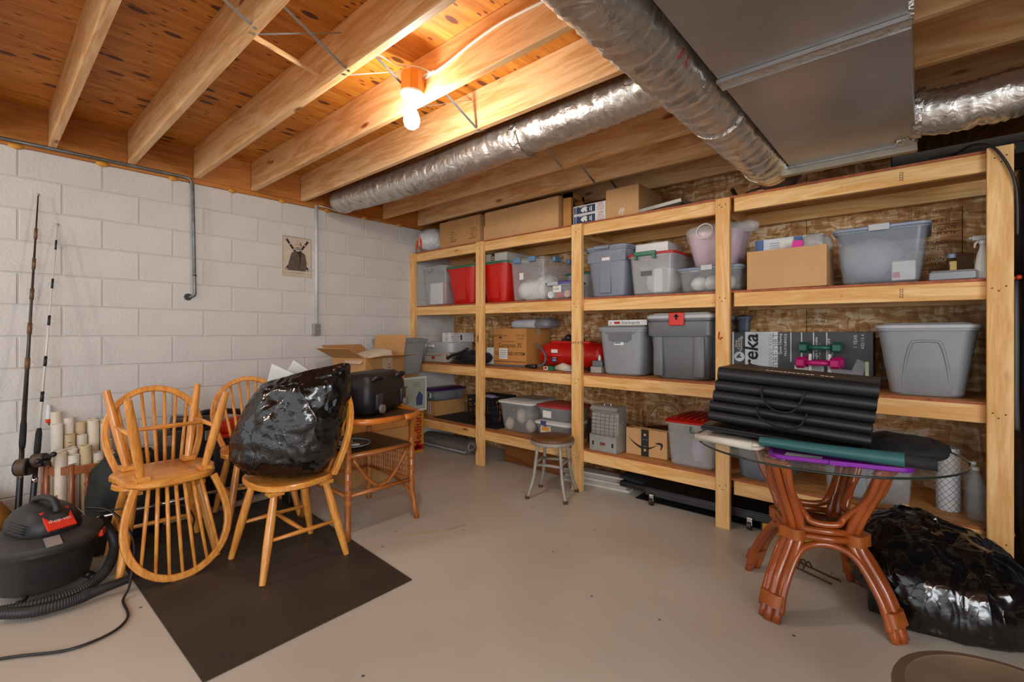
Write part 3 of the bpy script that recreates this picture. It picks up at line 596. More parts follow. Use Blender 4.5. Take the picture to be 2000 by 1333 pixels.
b = MB(); b.bb(.01, .08, -.2, -.1, .015, .19, bev=.008); b.build('white_package', WHT, t); blob('white_cloth', WHTP, t, (.0, .03, .12), .11, (1.2, 1, .9), .02, 9, 8)
t = carton('white_box', 'white cardboard box lying on the red-lidded clear bin', 2.60, 2.86, -.46, on(2, 2.6)+.312, .085, .3, WHT, False)
t = tub('storage_bin', 'shallow clear bin with blue lid under the pink tub', 'bin', 2.975, 3.40, -.605, on(2, 3), .15, .42, CLR, .015, plain('slate_lid', '#7f8ca6', .4), .025)
b = MB(); b.box((.0, -.21, .16), (.075, .02, .035), bev=.004); b.build('latch', GRYL, t)
for x in (-.1, -.01, .09): blob('plastic_packet', WHT, t, (x, -.06, .07), .055, (.9, 1.1, .8), .01, 14, 4+x)
t = thing('pink_tub', 'pink tub wrapped in a clear plastic bag on the shallow blue-lidded bin', 'tub', (3.20, -.40, on(2, 3)+.178))
b = MB(); b.rrloft([(.26, .2, 0, .05), (.27, .21, .008, .05), (.36, .28, .235, .06), (.35, .27, .235, .06), (.262, .2, .012, .05)]); b.build('tub', plain('pink_plastic', '#c497aa', .45), t, True, auto=40)
b = MB(); b.rrloft([(.28, .22, .003, .06), (.33, .26, .12, .07), (.395, .32, .245, .08), (.38, .3, .275, .1), (.24, .17, .293, .08)], 6); o = b.build('plastic_bag', BAGW, t, True)
b = MB(); b.sphere((.2, -.05, .25), .055, 2, (1.3, .9, .7)); o = b.build('bag_end', BAGW, t, True); crumple(o, .008, 22, 2)
b = MB(); b.tube([(-.04+.055*math.cos(a), -.166+.01*math.sin(a), .235+.05*math.sin(a)) for a in [2*PI*k/18 for k in range(19)]], .004, 5); b.build('bag_handle', WHT, t)
t = thing('cardboard_box', 'open tan cardboard box between the pink tub and the blue-lidded clear bin', 'box', (3.645, -.455, on(2, 3.4)))
for x0, x1, y0, y1, z0, z1 in ((-.212, .212, -.135, -.131, 0, .238), (-.212, .212, .131, .135, 0, .238), (-.212, -.208, -.131, .131, 0, .238), (.208, .212, -.131, .131, 0, .238), (-.212, .212, -.131, .131, 0, .004)):
    b = MB(); b.bb(x0, x1, y0, y1, z0, z1); b.build('panel', CARD2, t)
t = thing('white_carton', 'white and blue carton standing up inside the open tan box', 'carton', (3.65, -.40, on(2, 3.4)+.0045))
b = MB(); b.bb(-.19, .17, -.05, .05, 0, .325, bev=.003); b.build('body', plain('carton_white', '#c9cdd2', .6), t)
for x0 in (-.18, .04): patch(t, 'blue_stripe', plain('carton_blue', '#51699a', .6), (x0, -.0507, .22), .05, .205)
patch(t, 'address_label', WHTP, (-.03, -.0507, .285), .07, .05); 
for k in range(3): patch(t, 'printed_line', INK, (-.09, -.0508, .265+.014*k), .06, .002)
t = blob('plastic_bag', clear('crumpled_clear_bag', '#c8c4bc', .45, .15), None, (3.79, -.475, on(2, 3.4)+.255), .085, (.95, .9, .75), .02, 22, 6, 3); tag(t, 'crumpled clear plastic bag poking out of the open tan box', 'bag')
b = MB(); b.box((0, 0, 0), (.055, .012, .09), (math.radians(-10), math.radians(8), 0)); o = b.build('price_tag', plain('hot_pink', '#e03a9a', .5), None, loc=(3.70, -.545, on(2, 3.4)+.24)); tag(o, 'bright pink paper tag sticking out of the open tan box', 'tag')
t = tub('storage_bin', 'large clear bin with grey-blue lid holding plastic-wrapped bedding on the second shelf', 'bin', 3.885, 4.305, -.605, on(2, 4), .295, .5, CLRB, .032, plain('lid_slate', '#8692a8', .4), .025, corner=.04)
b = MB(); b.box((.0, -.255, .302), (.09, .016, .035), bev=.004); b.build('latch', GRYL, t)
blob('wrapped_bedding', BAGW, t, (-.05, -.06, .15), .15, (.95, .9, .75), .022, 12, 4); blob('purple_cloth', plain('mauve_cloth', '#8d83a3', .8), t, (-.03, -.05, .1), .09, (1.2, .9, .7), .02, 12, 5)
b = MB(); b.bb(.05, .15, -.17, -.08, .015, .12, bev=.006); b.build('white_box', WHTP, t); patch(t, 'pink_mark', plain('pink_mark', '#d77a90', .6), (.07, -.1707, .045), .03, .03)
t = thing('flat_case', 'flat grey case with a clear lid at the right end of the second shelf', 'case', (4.385, -.47, on(2, 4.3)))
b = MB(); b.rrloft([(.165, .26, 0, .008), (.175, .27, .004, .008), (.175, .27, .036, .008), (.165, .26, .04, .008)]); b.build('body', GRY, t, True, auto=30); b = MB(); b.bb(-.08, .08, -.125, .125, .0405, .047, bev=.002); b.build('lid', CLRM, t)
t = thing('pill_bottle', 'small dark bottle with a grey-blue cap standing on the flat grey case', 'bottle', (4.385, -.50, on(2, 4.3)+.0475))
b = MB(); b.lathe([(.018, 0), (.02, .003), (.02, .06), (.015, .07)], 16); b.build('body', plain('amber_brown', '#3a2a1a', .2), t, True, auto=40)
b = MB(); b.lathe([(.017, .0705), (.017, .09), (.015, .092)], 16); b.build('cap', plain('cap_blue', '#6f7f9a', .4), t, True, auto=40)
patch(t, 'label_sticker', plain('yellow_label', '#b99a52', .6), (.006, -.0207, .03), .025, .045)
t = carton('brown_box', 'small dark brown cardboard box behind the dark bottle at the shelf end', 4.385, 4.475, -.31, on(2, 4.4), .16, .2, plain('dark_card', '#5a3a20', .8), False)
t = thing('spray_bottle', 'white spray bottle half hidden behind the right-hand shelf post', 'bottle', (4.497, -.555, on(2, 4.5)))
b = MB(); b.rrloft([(.056, .05, 0, .02), (.06, .054, .006, .022), (.06, .054, .07, .022), (.045, .042, .12, .02), (.026, .026, .155, .012), (.024, .024, .17, .011)]); b.build('body', WHT, t, True)
b = MB(); b.lathe([(.015, .1705), (.015, .188), (.012, .19)], 12); b.build('collar', WHT, t, True, auto=40)
b = MB(); b.bb(-.04, .02, -.012, .012, .1905, .215, bev=.006); b.tube([(-.038, 0, .205), (-.05, 0, .205)], .006, 8); b.build('nozzle', GRYL, t, True, auto=40)
b = MB(); b.tube([(-.015, 0, .192), (-.028, 0, .175), (-.03, 0, .155)], [.006, .006, .004], 6); b.build('trigger', WHT, t, True)
# ---------------------------------------------------------------- third shelf
t = carton('printed_box', 'flat printed paper carton on the third shelf beside the wall', .095, .465, -.535, on(3, .1), .1, .36, plain('white_card', '#bdb5a8', .6), False)
txt(t, 'LASER', .075, (.1856, -.07, .055), plain('print_navy', '#2d3348', .6), '+x', bold=.02); patch(t, 'logo', REDI, (-.02, -.1807, .045), .05, .03); patch(t, 'dark_seam', INK, (-.03, -.1807, .068), .3, .004); txt(t, 'printer paper', .022, (.1, -.181, .085), INK)
t = thing('grey_case', 'rounded grey plastic case with a white roll holder lying on the flat printed carton', 'case', (.30, -.33, on(3, .1)+.1006))
b = MB(); b.rrloft([(.43, .35, 0, .07), (.44, .36, .008, .07), (.44, .36, .105, .07), (.42, .34, .113, .07)], 6); b.build('body', GRYL, t, True, auto=35)
b = MB(); b.tube([(-.17, -.195, .07), (-.06, -.195, .07)], .012, 10); b.sphere((-.175, -.195, .07), .022, 2); b.sphere((-.055, -.195, .07), .022, 2); b.build('roll_holder', WHT, t, True)
t = carton('parts_box', 'white box with red print on top of the grey case', .335, .475, -.47, on(3, .1)+.2142, .1, .34, WHT, False)
for k in range(4): txt(t, ('HP 940', 'toner', 'cartridge', 'black')[k], .02, (.0, -.171, .085-.022*k), REDI if k == 0 else INK); txt(t, ('CANON', 'photosensitive', 'drum unit', 'keep dry')[k], .024, (.0707, -.1, .083-.022*k), REDI if k == 0 else INK, '+x')
patch(t, 'black_bar', INK, (.0707, -.02, .05), .02, .06, '+x')
t = thing('black_bag', 'heap of black bag straps and cable lying on the third shelf behind the post', 'bag', (.78, -.42, on(3, .8)))
o = blob('pouch', plain('black_mesh', '#232327', .5, 0, .3, 30, .5, 50), t, (0, 0, .065), .16, (1.35, .85, .42), .02, 14, 3); 
for v in o.data.vertices: v.co.z = max(v.co.z, -.064)
for k in range(5): b = MB(); b.tube(spline([(-.24+.03*k, -.12, .012+.015*k), (-.08, -.165+.01*k, .01+.018*k), (.06, -.16, .012+.022*k), (.22, -.12, .01+.012*k)], 5), .007, 6); b.build('strap', BLK, t, True)
b = MB(); b.tube(spline([(-.22, -.17, .055), (-.16, -.16, .085), (-.04, -.14, .12), (.04, -.13, .16)], 4), [.02]+[.015]*11+[.013], 8); b.build('grip', BLK, t, True)
b = blob('plastic_bag', clear('grey_bag_film', '#9a9aa2', .6, .2), None, (.90, -.19, on(3, 1)+.11), .1, (1, .8, .95), .02, 18, 9); tag(b, 'crumpled grey plastic bag behind the small white box on the third shelf', 'bag')
t = carton('white_box', 'small upright plain white box beside the orange-brown printed carton', .90, 1.01, -.36, on(3, .9), .17, .09, WHTP, False)
t = carton('printed_brown_carton', 'orange-brown printed carton on the third shelf with a grey bundle on top', 1.04, 1.46, -.40, on(3, 1.04), .36, .37, CARDK)
PB = plain('carton_print', '#3c2a18', .8)
txt(t, 'HANDLE WITH CARE', .03, (-.12, -.1865, .29), PB, sx=.62); flatpoly(t, 'arrow_mark', PB, [(-.03, 0), (.03, 0), (0, .02)], (-.12, -.1862, .265)); txt(t, 'UP', .018, (-.12, -.1865, .25), PB)
txt(t, 'CAT. NO.', .028, (.14, -.1865, .29), PB); txt(t, '13-1503', .024, (.14, -.1865, .263), PB)
txt(t, 'Garnette 3S', .062, (0, -.1865, .195), PB, shear=.1); txt(t, 'THE WORLD\'S FIRST', .018, (-.02, -.1865, .232), PB); txt(t, 'COMPUTERED SYSTEM', .045, (0, -.1865, .115), PB, sx=.85, bold=.01)
patch(t, 'printed_line', PB, (0, -.1862, .04), .41, .006); patch(t, 'sticker', WHTP, (-.08, -.187, .115), .11, .105)
for k in range(4): patch(t, 'sticker_print', INK, (-.08, -.188, .145-.02*k), .08, .004)
t = thing('folded_bundle', 'folded grey and white plastic-wrapped bundle on top of the orange-brown printed carton', 'bundle', (1.40, -.2, on(3, 1.1)+.363))
b = MB(); b.rrloft([(.42, .2, 0, .05), (.46, .24, .02, .06), (.46, .24, .06, .06), (.40, .19, .085, .06)], 5); o = b.build('bundle', plain('bundle_grey', '#c3c6c9', .45, 0, .1, 6, .3, 20), t, True); b = MB(); b.rrloft([(.17, .22, .004, .05), (.2, .25, .025, .06), (.19, .24, .062, .06), (.15, .19, .09, .05)], 5); b.build('wrapped_end', plain('wrap_grey', '#85838a', .3, 0, .2, 8, .4, 20), t, True, loc=(.16, -.005, 0))
t = thing('air_tank', 'red portable air tank lying on the third shelf with a grey hose', 'tank', (1.93, -.30, on(3, 1.8)))
b = MB(); b.tube([(-.34, 0, .125), (-.325, 0, .125), (-.29, 0, .125), (-.2, 0, .125), (.2, 0, .125), (.29, 0, .125), (.325, 0, .125), (.34, 0, .125)], [.05, .085, .108, .115, .115, .108, .085, .05], 28); b.build('tank', REDP, t, True, auto=50)
b = MB(); b.bb(-.22, .2, -.06, .06, .225, .25, bev=.008); b.tube([(-.3, -.09, .12), (-.24, -.128, .12), (-.1, -.13, .12), (-.05, -.1, .12)], .016, 8); b.build('carry_handle', REDP, t, True, auto=40)
for x in (-.2, .2): b = MB(); b.bb(x-.03, x+.03, -.08, .08, 0, .02, bev=.004); b.build('foot', BLK, t)
b = MB(); b.sphere((-.04, -.02, .275), .04, 2, (1, 1, .9)); b.tube([(-.04, -.02, .25), (.12, -.02, .26)], .012, 8); b.tube([(-.1, -.05, .26), (-.04, -.02, .268)], .01, 8); b.build('valve', plain('black_valve', '#26262a', .4, .3), t, True)
patch(t, 'label_panel', WHTP, (-.13, -.118, .16), .07, .03); patch(t, 'label_panel', NAVY, (-.135, -.118, .10), .06, .075)
for k in range(3): patch(t, 'label_print', WHTP, (-.13, -.119, .12-.02*k), .04, .006)
h = thing('air_hose', 'grey rubber hose with a black air chuck lying in front of the red air tank', 'hose', (0, 0, on(3, 1.3)))
b = MB(); b.tube(spline([(1.62, -.46, .22), (1.70, -.47, .17), (1.75, -.48, .10), (1.73, -.49, .04), (1.66, -.505, .016), (1.58, -.51, .016), (1.35, -.52, .012), (1.2, -.525, .012), (1.08, -.52, .012), (1.03, -.5, .012)], 6), .0095, 8); b.build('hose', plain('hose_grey', '#5c6064', .5), h, True)
b = MB(); b.tube([(1.56, -.525, .018), (1.68, -.53, .02)], [.013, .02], 8); b.build('air_chuck', BLK, h, True)
t = carton('matchbox_carton', 'tiny red and green hardware box at the front of the third shelf', 1.80, 1.90, -.575, on(3, 1.8), .035, .05, GRNP, False); patch(t, 'label_panel', WHTP, (-.028, -.0257, .0175), .044, .03); patch(t, 'red_print', REDI, (-.028, -.0265, .019), .03, .02)
t = thing('work_gloves', 'pale rolled work gloves beside the tiny hardware box', 'gloves', (1.99, -.545, on(3, 2)))
b = MB(); b.tube([(-.08, .0, .022), (0, -.01, .034), (.08, 0, .022)], [.018, .034, .022], 10); o = b.build('roll', plain('glove_beige', '#c8bda8', .8), t, True); crumple(o, .004, 40, 3)
for k in range(3): b = MB(); b.tube([(.03+.03*k, -.035, .012), (.06+.03*k, -.025, .012)], .011, 10); b.build('finger', GRYL, t, True)
for k, (x0, x1, yf, zz, hh) in enumerate(((2.235, 2.335, -.52, 0, .05), (2.24, 2.33, -.5, .051, .045))):
    b = MB(); b.bb(0, x1-x0, 0, .16, 0, hh, bev=.004); o = b.build('tool_case', plain('case_grey%d' % k, ('#a7a29a', '#6d7076')[k], .5), None, loc=(x0, yf, on(3, 2.2)+zz)); tag(o, ('pale flat tool case at the bottom of the pair beside the middle post', 'dark flat tool case resting on the pale tool case')[k], 'case', 'flat tool cases')
b = MB(); b.lathe([(.012, 0), (.013, .002), (.013, .03), (.006, .036), (.006, .045)], 12); o = b.build('small_bottle', WHT, None, True, loc=(2.28, -.45, on(3, 2.2)+.097)); tag(o, 'tiny white bottle standing on the dark flat tool case', 'bottle')
t = gtub('grey tub with a label and a cut-in handle under the board game box', 2.325, 2.72, -.575, 3, .345, .46, GRY, GRY, .03)
f = fy(.46, .03, .345, .22); b = MB(); b.prism([(-.13, .05), (-.1, .05), (-.095, .005), (-.06, -.012), (.06, -.012), (.095, .005), (.1, .05), (.13, .05), (.13, .06), (-.13, .06)], -.006, .006); b.build('handle_arch', GRYD, t, loc=(0, f-.002, .265), rot=(PI/2, 0, 0))
patch(t, 'sticker', WHTP, (-.01, f-.001, .255), .08, .05); patch(t, 'sticker_print', BLUP, (-.02, f-.0025, .245), .05, .012)
t = thing('board_game', 'flat white board game box on the lidded grey tub', 'game box', (2.54, -.36, on(3, 2.3)+.3815))
b = MB(); b.bb(-.165, .165, -.12, .12, 0, .042, bev=.002); b.build('box', WHT, t); txt(t, 'Snackopoly', .034, (.03, -.1212, .021), INK); patch(t, 'red_logo', REDI, (-.085, -.1207, .021), .05, .018); txt(t, 'x', .03, (-.14, -.1212, .021), INK)
t = tub('storage_tub', 'big dark grey tote with a light grey lid and red latch on the third shelf', 'tub', 2.745, 3.225, -.59, on(3, 2.7), .425, .5, GRYD, .045, GRYL, .04, corner=.05)
f = fy(.5, .045, .425, .3)
b = MB(); b.rrloft([(.452, .49, .30, .05), (.466, .502, .31, .05), (.468, .504, .40, .05), (.45, .48, .41, .05)]); b.build('upper_band', GRYD, t, True, auto=35)
for x in (-.15, .14): b = MB(); b.box((x, f+.02, .16), (.075, .06, .29), bev=.015); b.build('front_rib', GRYD, t, True, auto=40)
b = MB(); b.bb(-.055, .05, -.275, -.255, .375, .465, bev=.006); l_ = b.build('latch', plain('latch_red', '#d42a20', .4), t); b = MB(); b.box((0, -.277, .435), (.012, .004, .04)); b.box((0, -.277, .44), (.03, .004, .01)); b.build('latch_slot', INK, l_)
t = tub('storage_tub', 'dark slate tub behind the fourth post on the third shelf', 'tub', 3.235, 3.345, -.165, on(3, 3.3), .43, .08, plain('slate_plastic', '#4c5360', .45), .02, plain('slate_lid2', '#5b6472', .45), .03)
# vacuum cleaner carton
t = thing('vacuum_carton', 'long black and silver vacuum cleaner carton behind the dumbbells on the third shelf', 'box', (3.668, -.235, on(3, 3.3)))
VB = plain('carton_black', '#2e2f33', .35, 0, .3, 6); VS = plain('carton_silver', '#c2c6c9', .35, 0, .06, 6)
b = MB(); b.bb(-.40, .385, -.1, .06, 0, .333, bev=.002); b.build('body', VB, t)
F = -.1007
patch(t, 'silver_edge', VS, (-.393, F, .17), .012, .33); patch(t, 'silver_panel', VS, (-.215, F, .17), .2, .33)
txt(t, 'eureka', .13, (-.275, F-.0008, .14), INK, '-y', PI/2, shear=.15, bold=.02)
txt(t, 'ANYWAY YOU', .038, (-.155, F-.0008, .19), GRY, '-y', PI/2); txt(t, 'MORE DIRT.', .05, (-.125+.0, F-.0008, .2), GRYD, '-y', PI/2)
for k, s in enumerate(('Deep', 'Cleaning', 'Technology')): txt(t, s, .023, (-.372+.016*k, F-.0008, .255), WHTP, '-y', PI/2)
b = MB(); b.lathe([(.034, -.0005), (.034, .0005)], 20); c = b.build('picture_disc', VS, t, loc=(-.352, F, .165), rot=frot('-y')); flatpoly(t, 'nozzle_picture', VB, [(-.02, -.012), (.02, -.006), (.004, .004), (.008, .024), (-.016, .004)], (-.352, F-.0012, .165))
txt(t, 'Quick Cleaning', .022, (-.10, F-.0008, .255), WHTP, '-y', PI/2); txt(t, 'MULTI SURFACE', .02, (-.07, F-.0008, .25), WHTP, '-y', PI/2)
for x in (-.04, .02, .085, .155): patch(t, 'silver_line', VS, (x, F, .235), .006, .19)
for k, (x, s) in enumerate(((.10, 'Lightweight & Durable'), (.165, 'Long Reaching Cord'))): txt(t, s, .022, (x, F-.0008, .2), WHTP, '-y', PI/2); txt(t, 'great for carpet and floors', .012, (x+.018, F-.0008, .2), VS, '-y', PI/2)
patch(t, 'silver_swoosh', VS, (.06, F, .09), .16, .06); txt(t, '1 YEAR', .026, (.30, F-.0008, .275), VS, '-y', PI/2); txt(t, 'AS2113 A', .022, (.335, F-.0008, .275), WHTP, '-y', PI/2)
flatpoly(t, 'vacuum_picture', plain('picture_grey', '#7d7f82', .4), [(-.09, -.05), (.1, -.06), (.12, .05), (.08, .07), (.05, .0), (-.05, .01)], (.23, F, .1)); patch(t, 'pale_strip', plain('pale_green', '#b9c2a4', .5), (.355, F, .09), .018, .13)
t = thing('plastic_basket', 'low white plastic basket with a row of holes beside the vacuum carton', 'basket', (3.49, -.462, on(3, 3.4)))
b = MB(); b.rrloft([(.28, .17, 0, .02), (.29, .18, .006, .02), (.32, .21, .07, .025), (.345, .235, .071, .03), (.345, .235, .077, .03), (.31, .2, .077, .025), (.285, .175, .01, .02)]); b.build('body', WHT, t, True, auto=35)
b = MB(); b.tube([(-.11, -.12, .078), (-.06, -.124, .083), (.04, -.124, .083), (.09, -.12, .078)], .01, 8, True, .6); b.build('grip', GRYL, t, True)
for k in range(11): b = MB(); b.lathe([(.004, -.001), (.004, .001)], 8); b.build('hole', INK, t, loc=(-.125+.025*k, -.0985, .04), rot=(PI/2+.3, 0, 0))
t = thing('dumbbell_rack', 'white plastic dumbbell stand in front of the vacuum carton', 'stand', (3.80, -.43, on(3, 3.7)))
for x in (-.05, .05): b = MB(); b.tube([(x, -.03, .0), (x, -.02, .09), (x, .0, .2)], .009, 6); b.tube([(x, .05, 0), (x, .02, .1)], .008, 6); b.tube([(x, -.045, .085), (x, -.03, .095)], .008, 6); b.build('upright', WHT, t)
b = MB(); b.bb(-.06, .06, .02, .03, .06, .085); b.build('crossbar', WHT, t)
def dumbbell(c, m, label, sz_=1.0):
    d = thing('dumbbell', label, 'dumbbell', c, 0, 'dumbbells on the stand')
    for s in (-1, 1): b = MB(); b.tube([(s*.062*sz_, 0, 0), (s*.068*sz_, 0, 0), (s*.105*sz_, 0, 0), (s*.112*sz_, 0, 0)], [.026, .034, .034, .026], 6); b.build('head', m, d, True, auto=30)
    b = MB(); b.tube([(-.066, 0, 0), (0, 0, 0), (.066, 0, 0)], [.014, .016, .014], 12); b.build('grip', m, d, True)
dumbbell((3.80, -.43, on(3, 3.7)+.24), plain('dumbbell_green', '#1c5a48', .35), 'green dumbbell on top of the white stand')
dumbbell((3.80, -.515, on(3, 3.7)+.15), plain('dumbbell_pink', '#b3146a', .35), 'front pink dumbbell on the middle of the white stand')
dumbbell((3.81, -.372, on(3, 3.7)+.15), plain('dumbbell_pink', '#b3146a', .35), 'rear pink dumbbell tucked behind the front pink one', .95)
dumbbell((3.81, -.55, on(3, 3.7)+.034), plain('dumbbell_blue', '#5a6680', .4), 'slate-blue dumbbell lying at the foot of the white stand', 1.1)
t = tub('storage_tub', 'large pale grey tapered tub at the right end of the third shelf', 'tub', 4.075, 4.495, -.575, on(3, 4.2), .355, .48, GRY, .05, GRYL, .03, corner=.06)
f = -.24+.01+.04
b = MB(); b.tube(spline([(-.095, f+.005, .03), (-.085, f-.016, .15), (-.06, f-.032, .27), (-.03, f-.034, .287), (.03, f-.034, .287), (.06, f-.032, .27), (.085, f-.016, .15), (.095, f+.005, .03)], 5), .007, 6); b.build('front_rib', GRY, t, True)
for k in range(2): b = blob('wood_shaving', plain('shaving', '#d8b27c', .8), None, (4.02+.04*k, -.52+.02*k, on(3, 4)+.016), .022, (1.3, 1, .5), .008, 40, k); tag(b, ('larger', 'smaller')[k]+' curl of wood shaving on the shelf by the pale grey tub', 'shaving', 'wood shavings')
# ---------------------------------------------------------------- bottom shelf
t = carton('cardboard_box', 'shallow cardboard box with side print under the purple-lidded bin', .055, .26, -.50, on(4, .1), .16, .43, CARD, False)
for k in range(3): patch(t, 'printed_mark', WHTP, (.0, -.2157, .04+.045*k), .04, .03); patch(t, 'printed_mark', NAVY, (.0, -.2165, .04+.045*k), .018, .02)
t = tub('storage_bin', 'clear bin with dark purple lid on the shallow cardboard box', 'bin', .045, .285, -.52, on(4, .1)+.1605, .11, .46, clear('smoky_plastic', '#aab4b8', .22), .01, plain('plum_lid', '#46205a', .4), .03, corner=.025)
patch(t, 'sticker', WHTP, (.0, -.2225, .06), .07, .05); patch(t, 'sticker_print', GRNP, (-.01, -.2235, .06), .035, .045)
blob('cloth', plain('grey_cloth', '#7d838a', .8), t, (0, 0, .055), .09, (.8, 2, .5), .01, 12, 3)
# milk crate: real lattice
t = thing('milk_crate', 'black lattice milk crate holding bottles and cloth on the bottom shelf', 'crate', (.95, -.33, on(4, .76)+.003))
cw, cdp, ch = .36, .33, .27
b = MB(); b.bb(-cw/2, cw/2, -cdp/2, cdp/2, 0, .012); b.build('base', BLK, t)
for z in (.035, .095, .155, .215, .262):
    for y in (-cdp/2, cdp/2): b = MB(); b.box((0, y, z), (cw, .008, .014 if z < .25 else .03)); b.build('rail', BLK, t)
    for x in (-cw/2, cw/2): b = MB(); b.box((x, 0, z), (.008, cdp, .014 if z < .25 else .03)); b.build('rail', BLK, t)
for k in range(6):
    x = -cw/2+cw*k/5
    for y in (-cdp/2, cdp/2): b = MB(); b.box((x, y, ch/2), (.012, .01, ch)); b.build('slat', BLK, t)
    y = -cdp/2+cdp*k/5
    for xx in (-cw/2, cw/2): b = MB(); b.box((xx, y, ch/2), (.01, .012, ch)); b.build('slat', BLK, t)
for i, (x, y, m, lab) in enumerate(((-.09, -.05, plain('brown_bottle', '#7a4a2c', .3), 'brown bottle at the left inside the milk crate'), (.06, .02, plain('rose_bottle', '#b06a4a', .4), 'copper-coloured bottle at the back inside the milk crate'), (.1, -.08, plain('dark_bottle', '#26303a', .25), 'dark bottle at the front right inside the milk crate'))):
    b = MB(); b.lathe([(.032, 0), (.034, .005), (.034, .17), (.013, .205), (.013, .25), (.014, .252)], 14); o = b.build('bottle', m, None, True, loc=(.95+x, -.33+y, on(4, .76)+.0155)); tag(o, lab, 'bottle', 'bottles in the milk crate')
b = blob('cloth_bundle', plain('lilac_cloth', '#b3aed0', .8), None, (.87, -.28, on(4, .76)+.245), .06, (1.2, .9, .45), .01, 14, 3); tag(b, 'lilac cloth on top of the bottles in the milk crate', 'cloth')
SM = clear('frosted_plastic', '#c2c5c6', .2, .2)
t = tub('storage_bin', 'clear bin with an off-white lid holding pale ornaments on the bottom shelf', 'bin', 1.225, 1.645, -.555, on(4, 1.25), .265, .44, SM, .03, WHT, .025)
for k, (x, y, z, s) in enumerate(((0, -.1, .14, (.8, .8, 1.2)), (-.12, -.13, .06, (.7, .7, 1)), (.12, -.11, .06, (.9, .7, 1)))): blob('ornament', plain('cream_ornament', '#d8cbb8', .6), t, (x, y, z), .055, s, .01, 14, k)
b = MB(); b.bb(-.14, .16, -.12, .18, 0, .006, bev=.002); o = b.build('plastic_sheet', plain('sheet_grey', '#8a8d90', .3), None, loc=(1.45, -.30, on(4, 1.25)+.2935)); tag(o, 'thin grey plastic sheet lying on the off-white lid', 'sheet')
t = tub('storage_bin', 'shallow clear bin with white lid and picture sticker at the bottom of a pair', 'bin', 1.66, 2.06, -.55, on(4, 1.7), .125, .34, SM, .02, WHT, .028)
patch(t, 'sticker', WHTP, (-.07, fy(.34, .02, .125, .06)-.002, .07), .11, .085); patch(t, 'shoe_picture', plain('orange_shoe', '#e09a34', .5), (-.07, fy(.34, .02, .125, .06)-.0035, .082), .08, .03); patch(t, 'red_logo', REDI, (-.07, fy(.34, .02, .125, .06)-.0035, .107), .035, .012)
b = MB(); b.box((-.08, -.172, .135), (.06, .012, .04), bev=.004); b.build('latch', plain('latch_navy', '#4a4f78', .4), t)
t = tub('storage_bin', 'shallow clear bin with dull red lid stacked on the white-lidded one', 'bin', 1.67, 2.06, -.535, on(4, 1.7)+.1545, .115, .34, SM, .02, plain('dull_red_lid', '#a83a38', .4), .03)
patch(t, 'sticker', WHTP, (-.07, fy(.34, .02, .115, .06)-.002, .055), .09, .06)
b = MB(); b.bb(0, .16, 0, .3, 0, .2, bev=.004); o = b.build('black_case', BLK, None, loc=(2.13, -.4, on(4, 2.2))); tag(o, 'black box in the gap between the post and the space heater', 'box')
b = MB(); b.bb(0, .14, 0, .22, 0, .05, bev=.004); o = b.build('grey_case', plain('pale_case', '#a9a49c', .5), None, loc=(2.14, -.36, on(4, 2.2)+.2005)); tag(o, 'pale flat case resting on the black box by the heater', 'case')
# space heater
t = thing('space_heater', 'old grey metal electric heater with a wire grille on the bottom shelf', 'heater', (2.395, -.52, on(4, 2.3)), math.radians(-2))
HM = plain('heater_grey', '#abaca8', .4, .4, .12, 12)
b = MB(); w2 = .12
prof = [(-.075, 0), (-.075, .12), (-.045, .14), (-.035, .30), (-.055, .31), (-.07, .325), (-.05, .345), (-.01, .352), (.06, .35), (.075, .335), (.075, 0)]
b.rings([[(x, y, z) for y, z in prof] for x in (-w2, w2)]); b.build('housing', HM, t)
b = MB(); b.bb(-.105, .105, -.047, -.043, .145, .295); b.build('reflector', plain('reflector', '#3c3835', .35, .6), t, rot=(math.radians(-3), 0, 0))
for k in range(6): x = -.1+.04*k; b = MB(); b.tube([(x, -.077, .125), (x, -.078, .2), (x, -.066, .3)], .0016, 5); b.build('grille_wire', CHR, t)
for k in range(7): z = .13+.028*k; b = MB(); b.tube([(-.118, -.06, z), (-.1, -.08+.006*(k > 4), z), (.1, -.08+.006*(k > 4), z), (.118, -.06, z)], .0016, 5); b.build('grille_wire', CHR, t)
b = MB(); b.tube(spline([(-.03, 0, .35), (-.025, 0, .37), (.025, 0, .37), (.03, 0, .35)], 5), .006, 8); b.build('carry_handle', CHR, t, True)
for x in (-.085, .09): b = MB(); b.bb(x-.006, x+.006, -.085, -.075, .045, .075, bev=.002); b.build('knob', BLK, t)
patch(t, 'name_plate', plain('plate_brown', '#6a3a22', .5), (0, -.0757, .06), .045, .022); patch(t, 'plate_mark', REDI, (0, -.0767, .06), .016, .012)
t = thing('wicker_basket', 'brown wicker basket with an arched cane handle behind the tan smile-logo box', 'basket', (2.72, -.20, on(4, 2.7)))
WK = plain('dark_wicker', '#6a3c1c', .7, 0, .35, 40, .5, 80)
b = MB(); b.lathe([(.12, 0), (.125, .004), (.15, .16), (.155, .165), (.148, .165), (.118, .01)], 24); b.build('bowl', WK, t, True)
for k in range(7): b = MB(); b.tube([(math.cos(a)*(.124+.0038*k*1.1), math.sin(a)*(.124+.0038*k*1.1), .012+.024*k) for a in [2*PI*j/24 for j in range(25)]], .006, 5); b.build('weave_ring', WK, t, True)
b = MB(); b.tube([(-.15*math.cos(a), 0, .16+.21*math.sin(a)) for a in [PI*k/16 for k in range(17)]], .011, 8); b.build('handle', plain('cane', '#9a7a55', .5), t, True)
t = thing('cardboard_box', 'open tan box with black smile-arrow logo and black tape on the bottom shelf', 'box', (2.705, -.385, on(4, 2.55)))
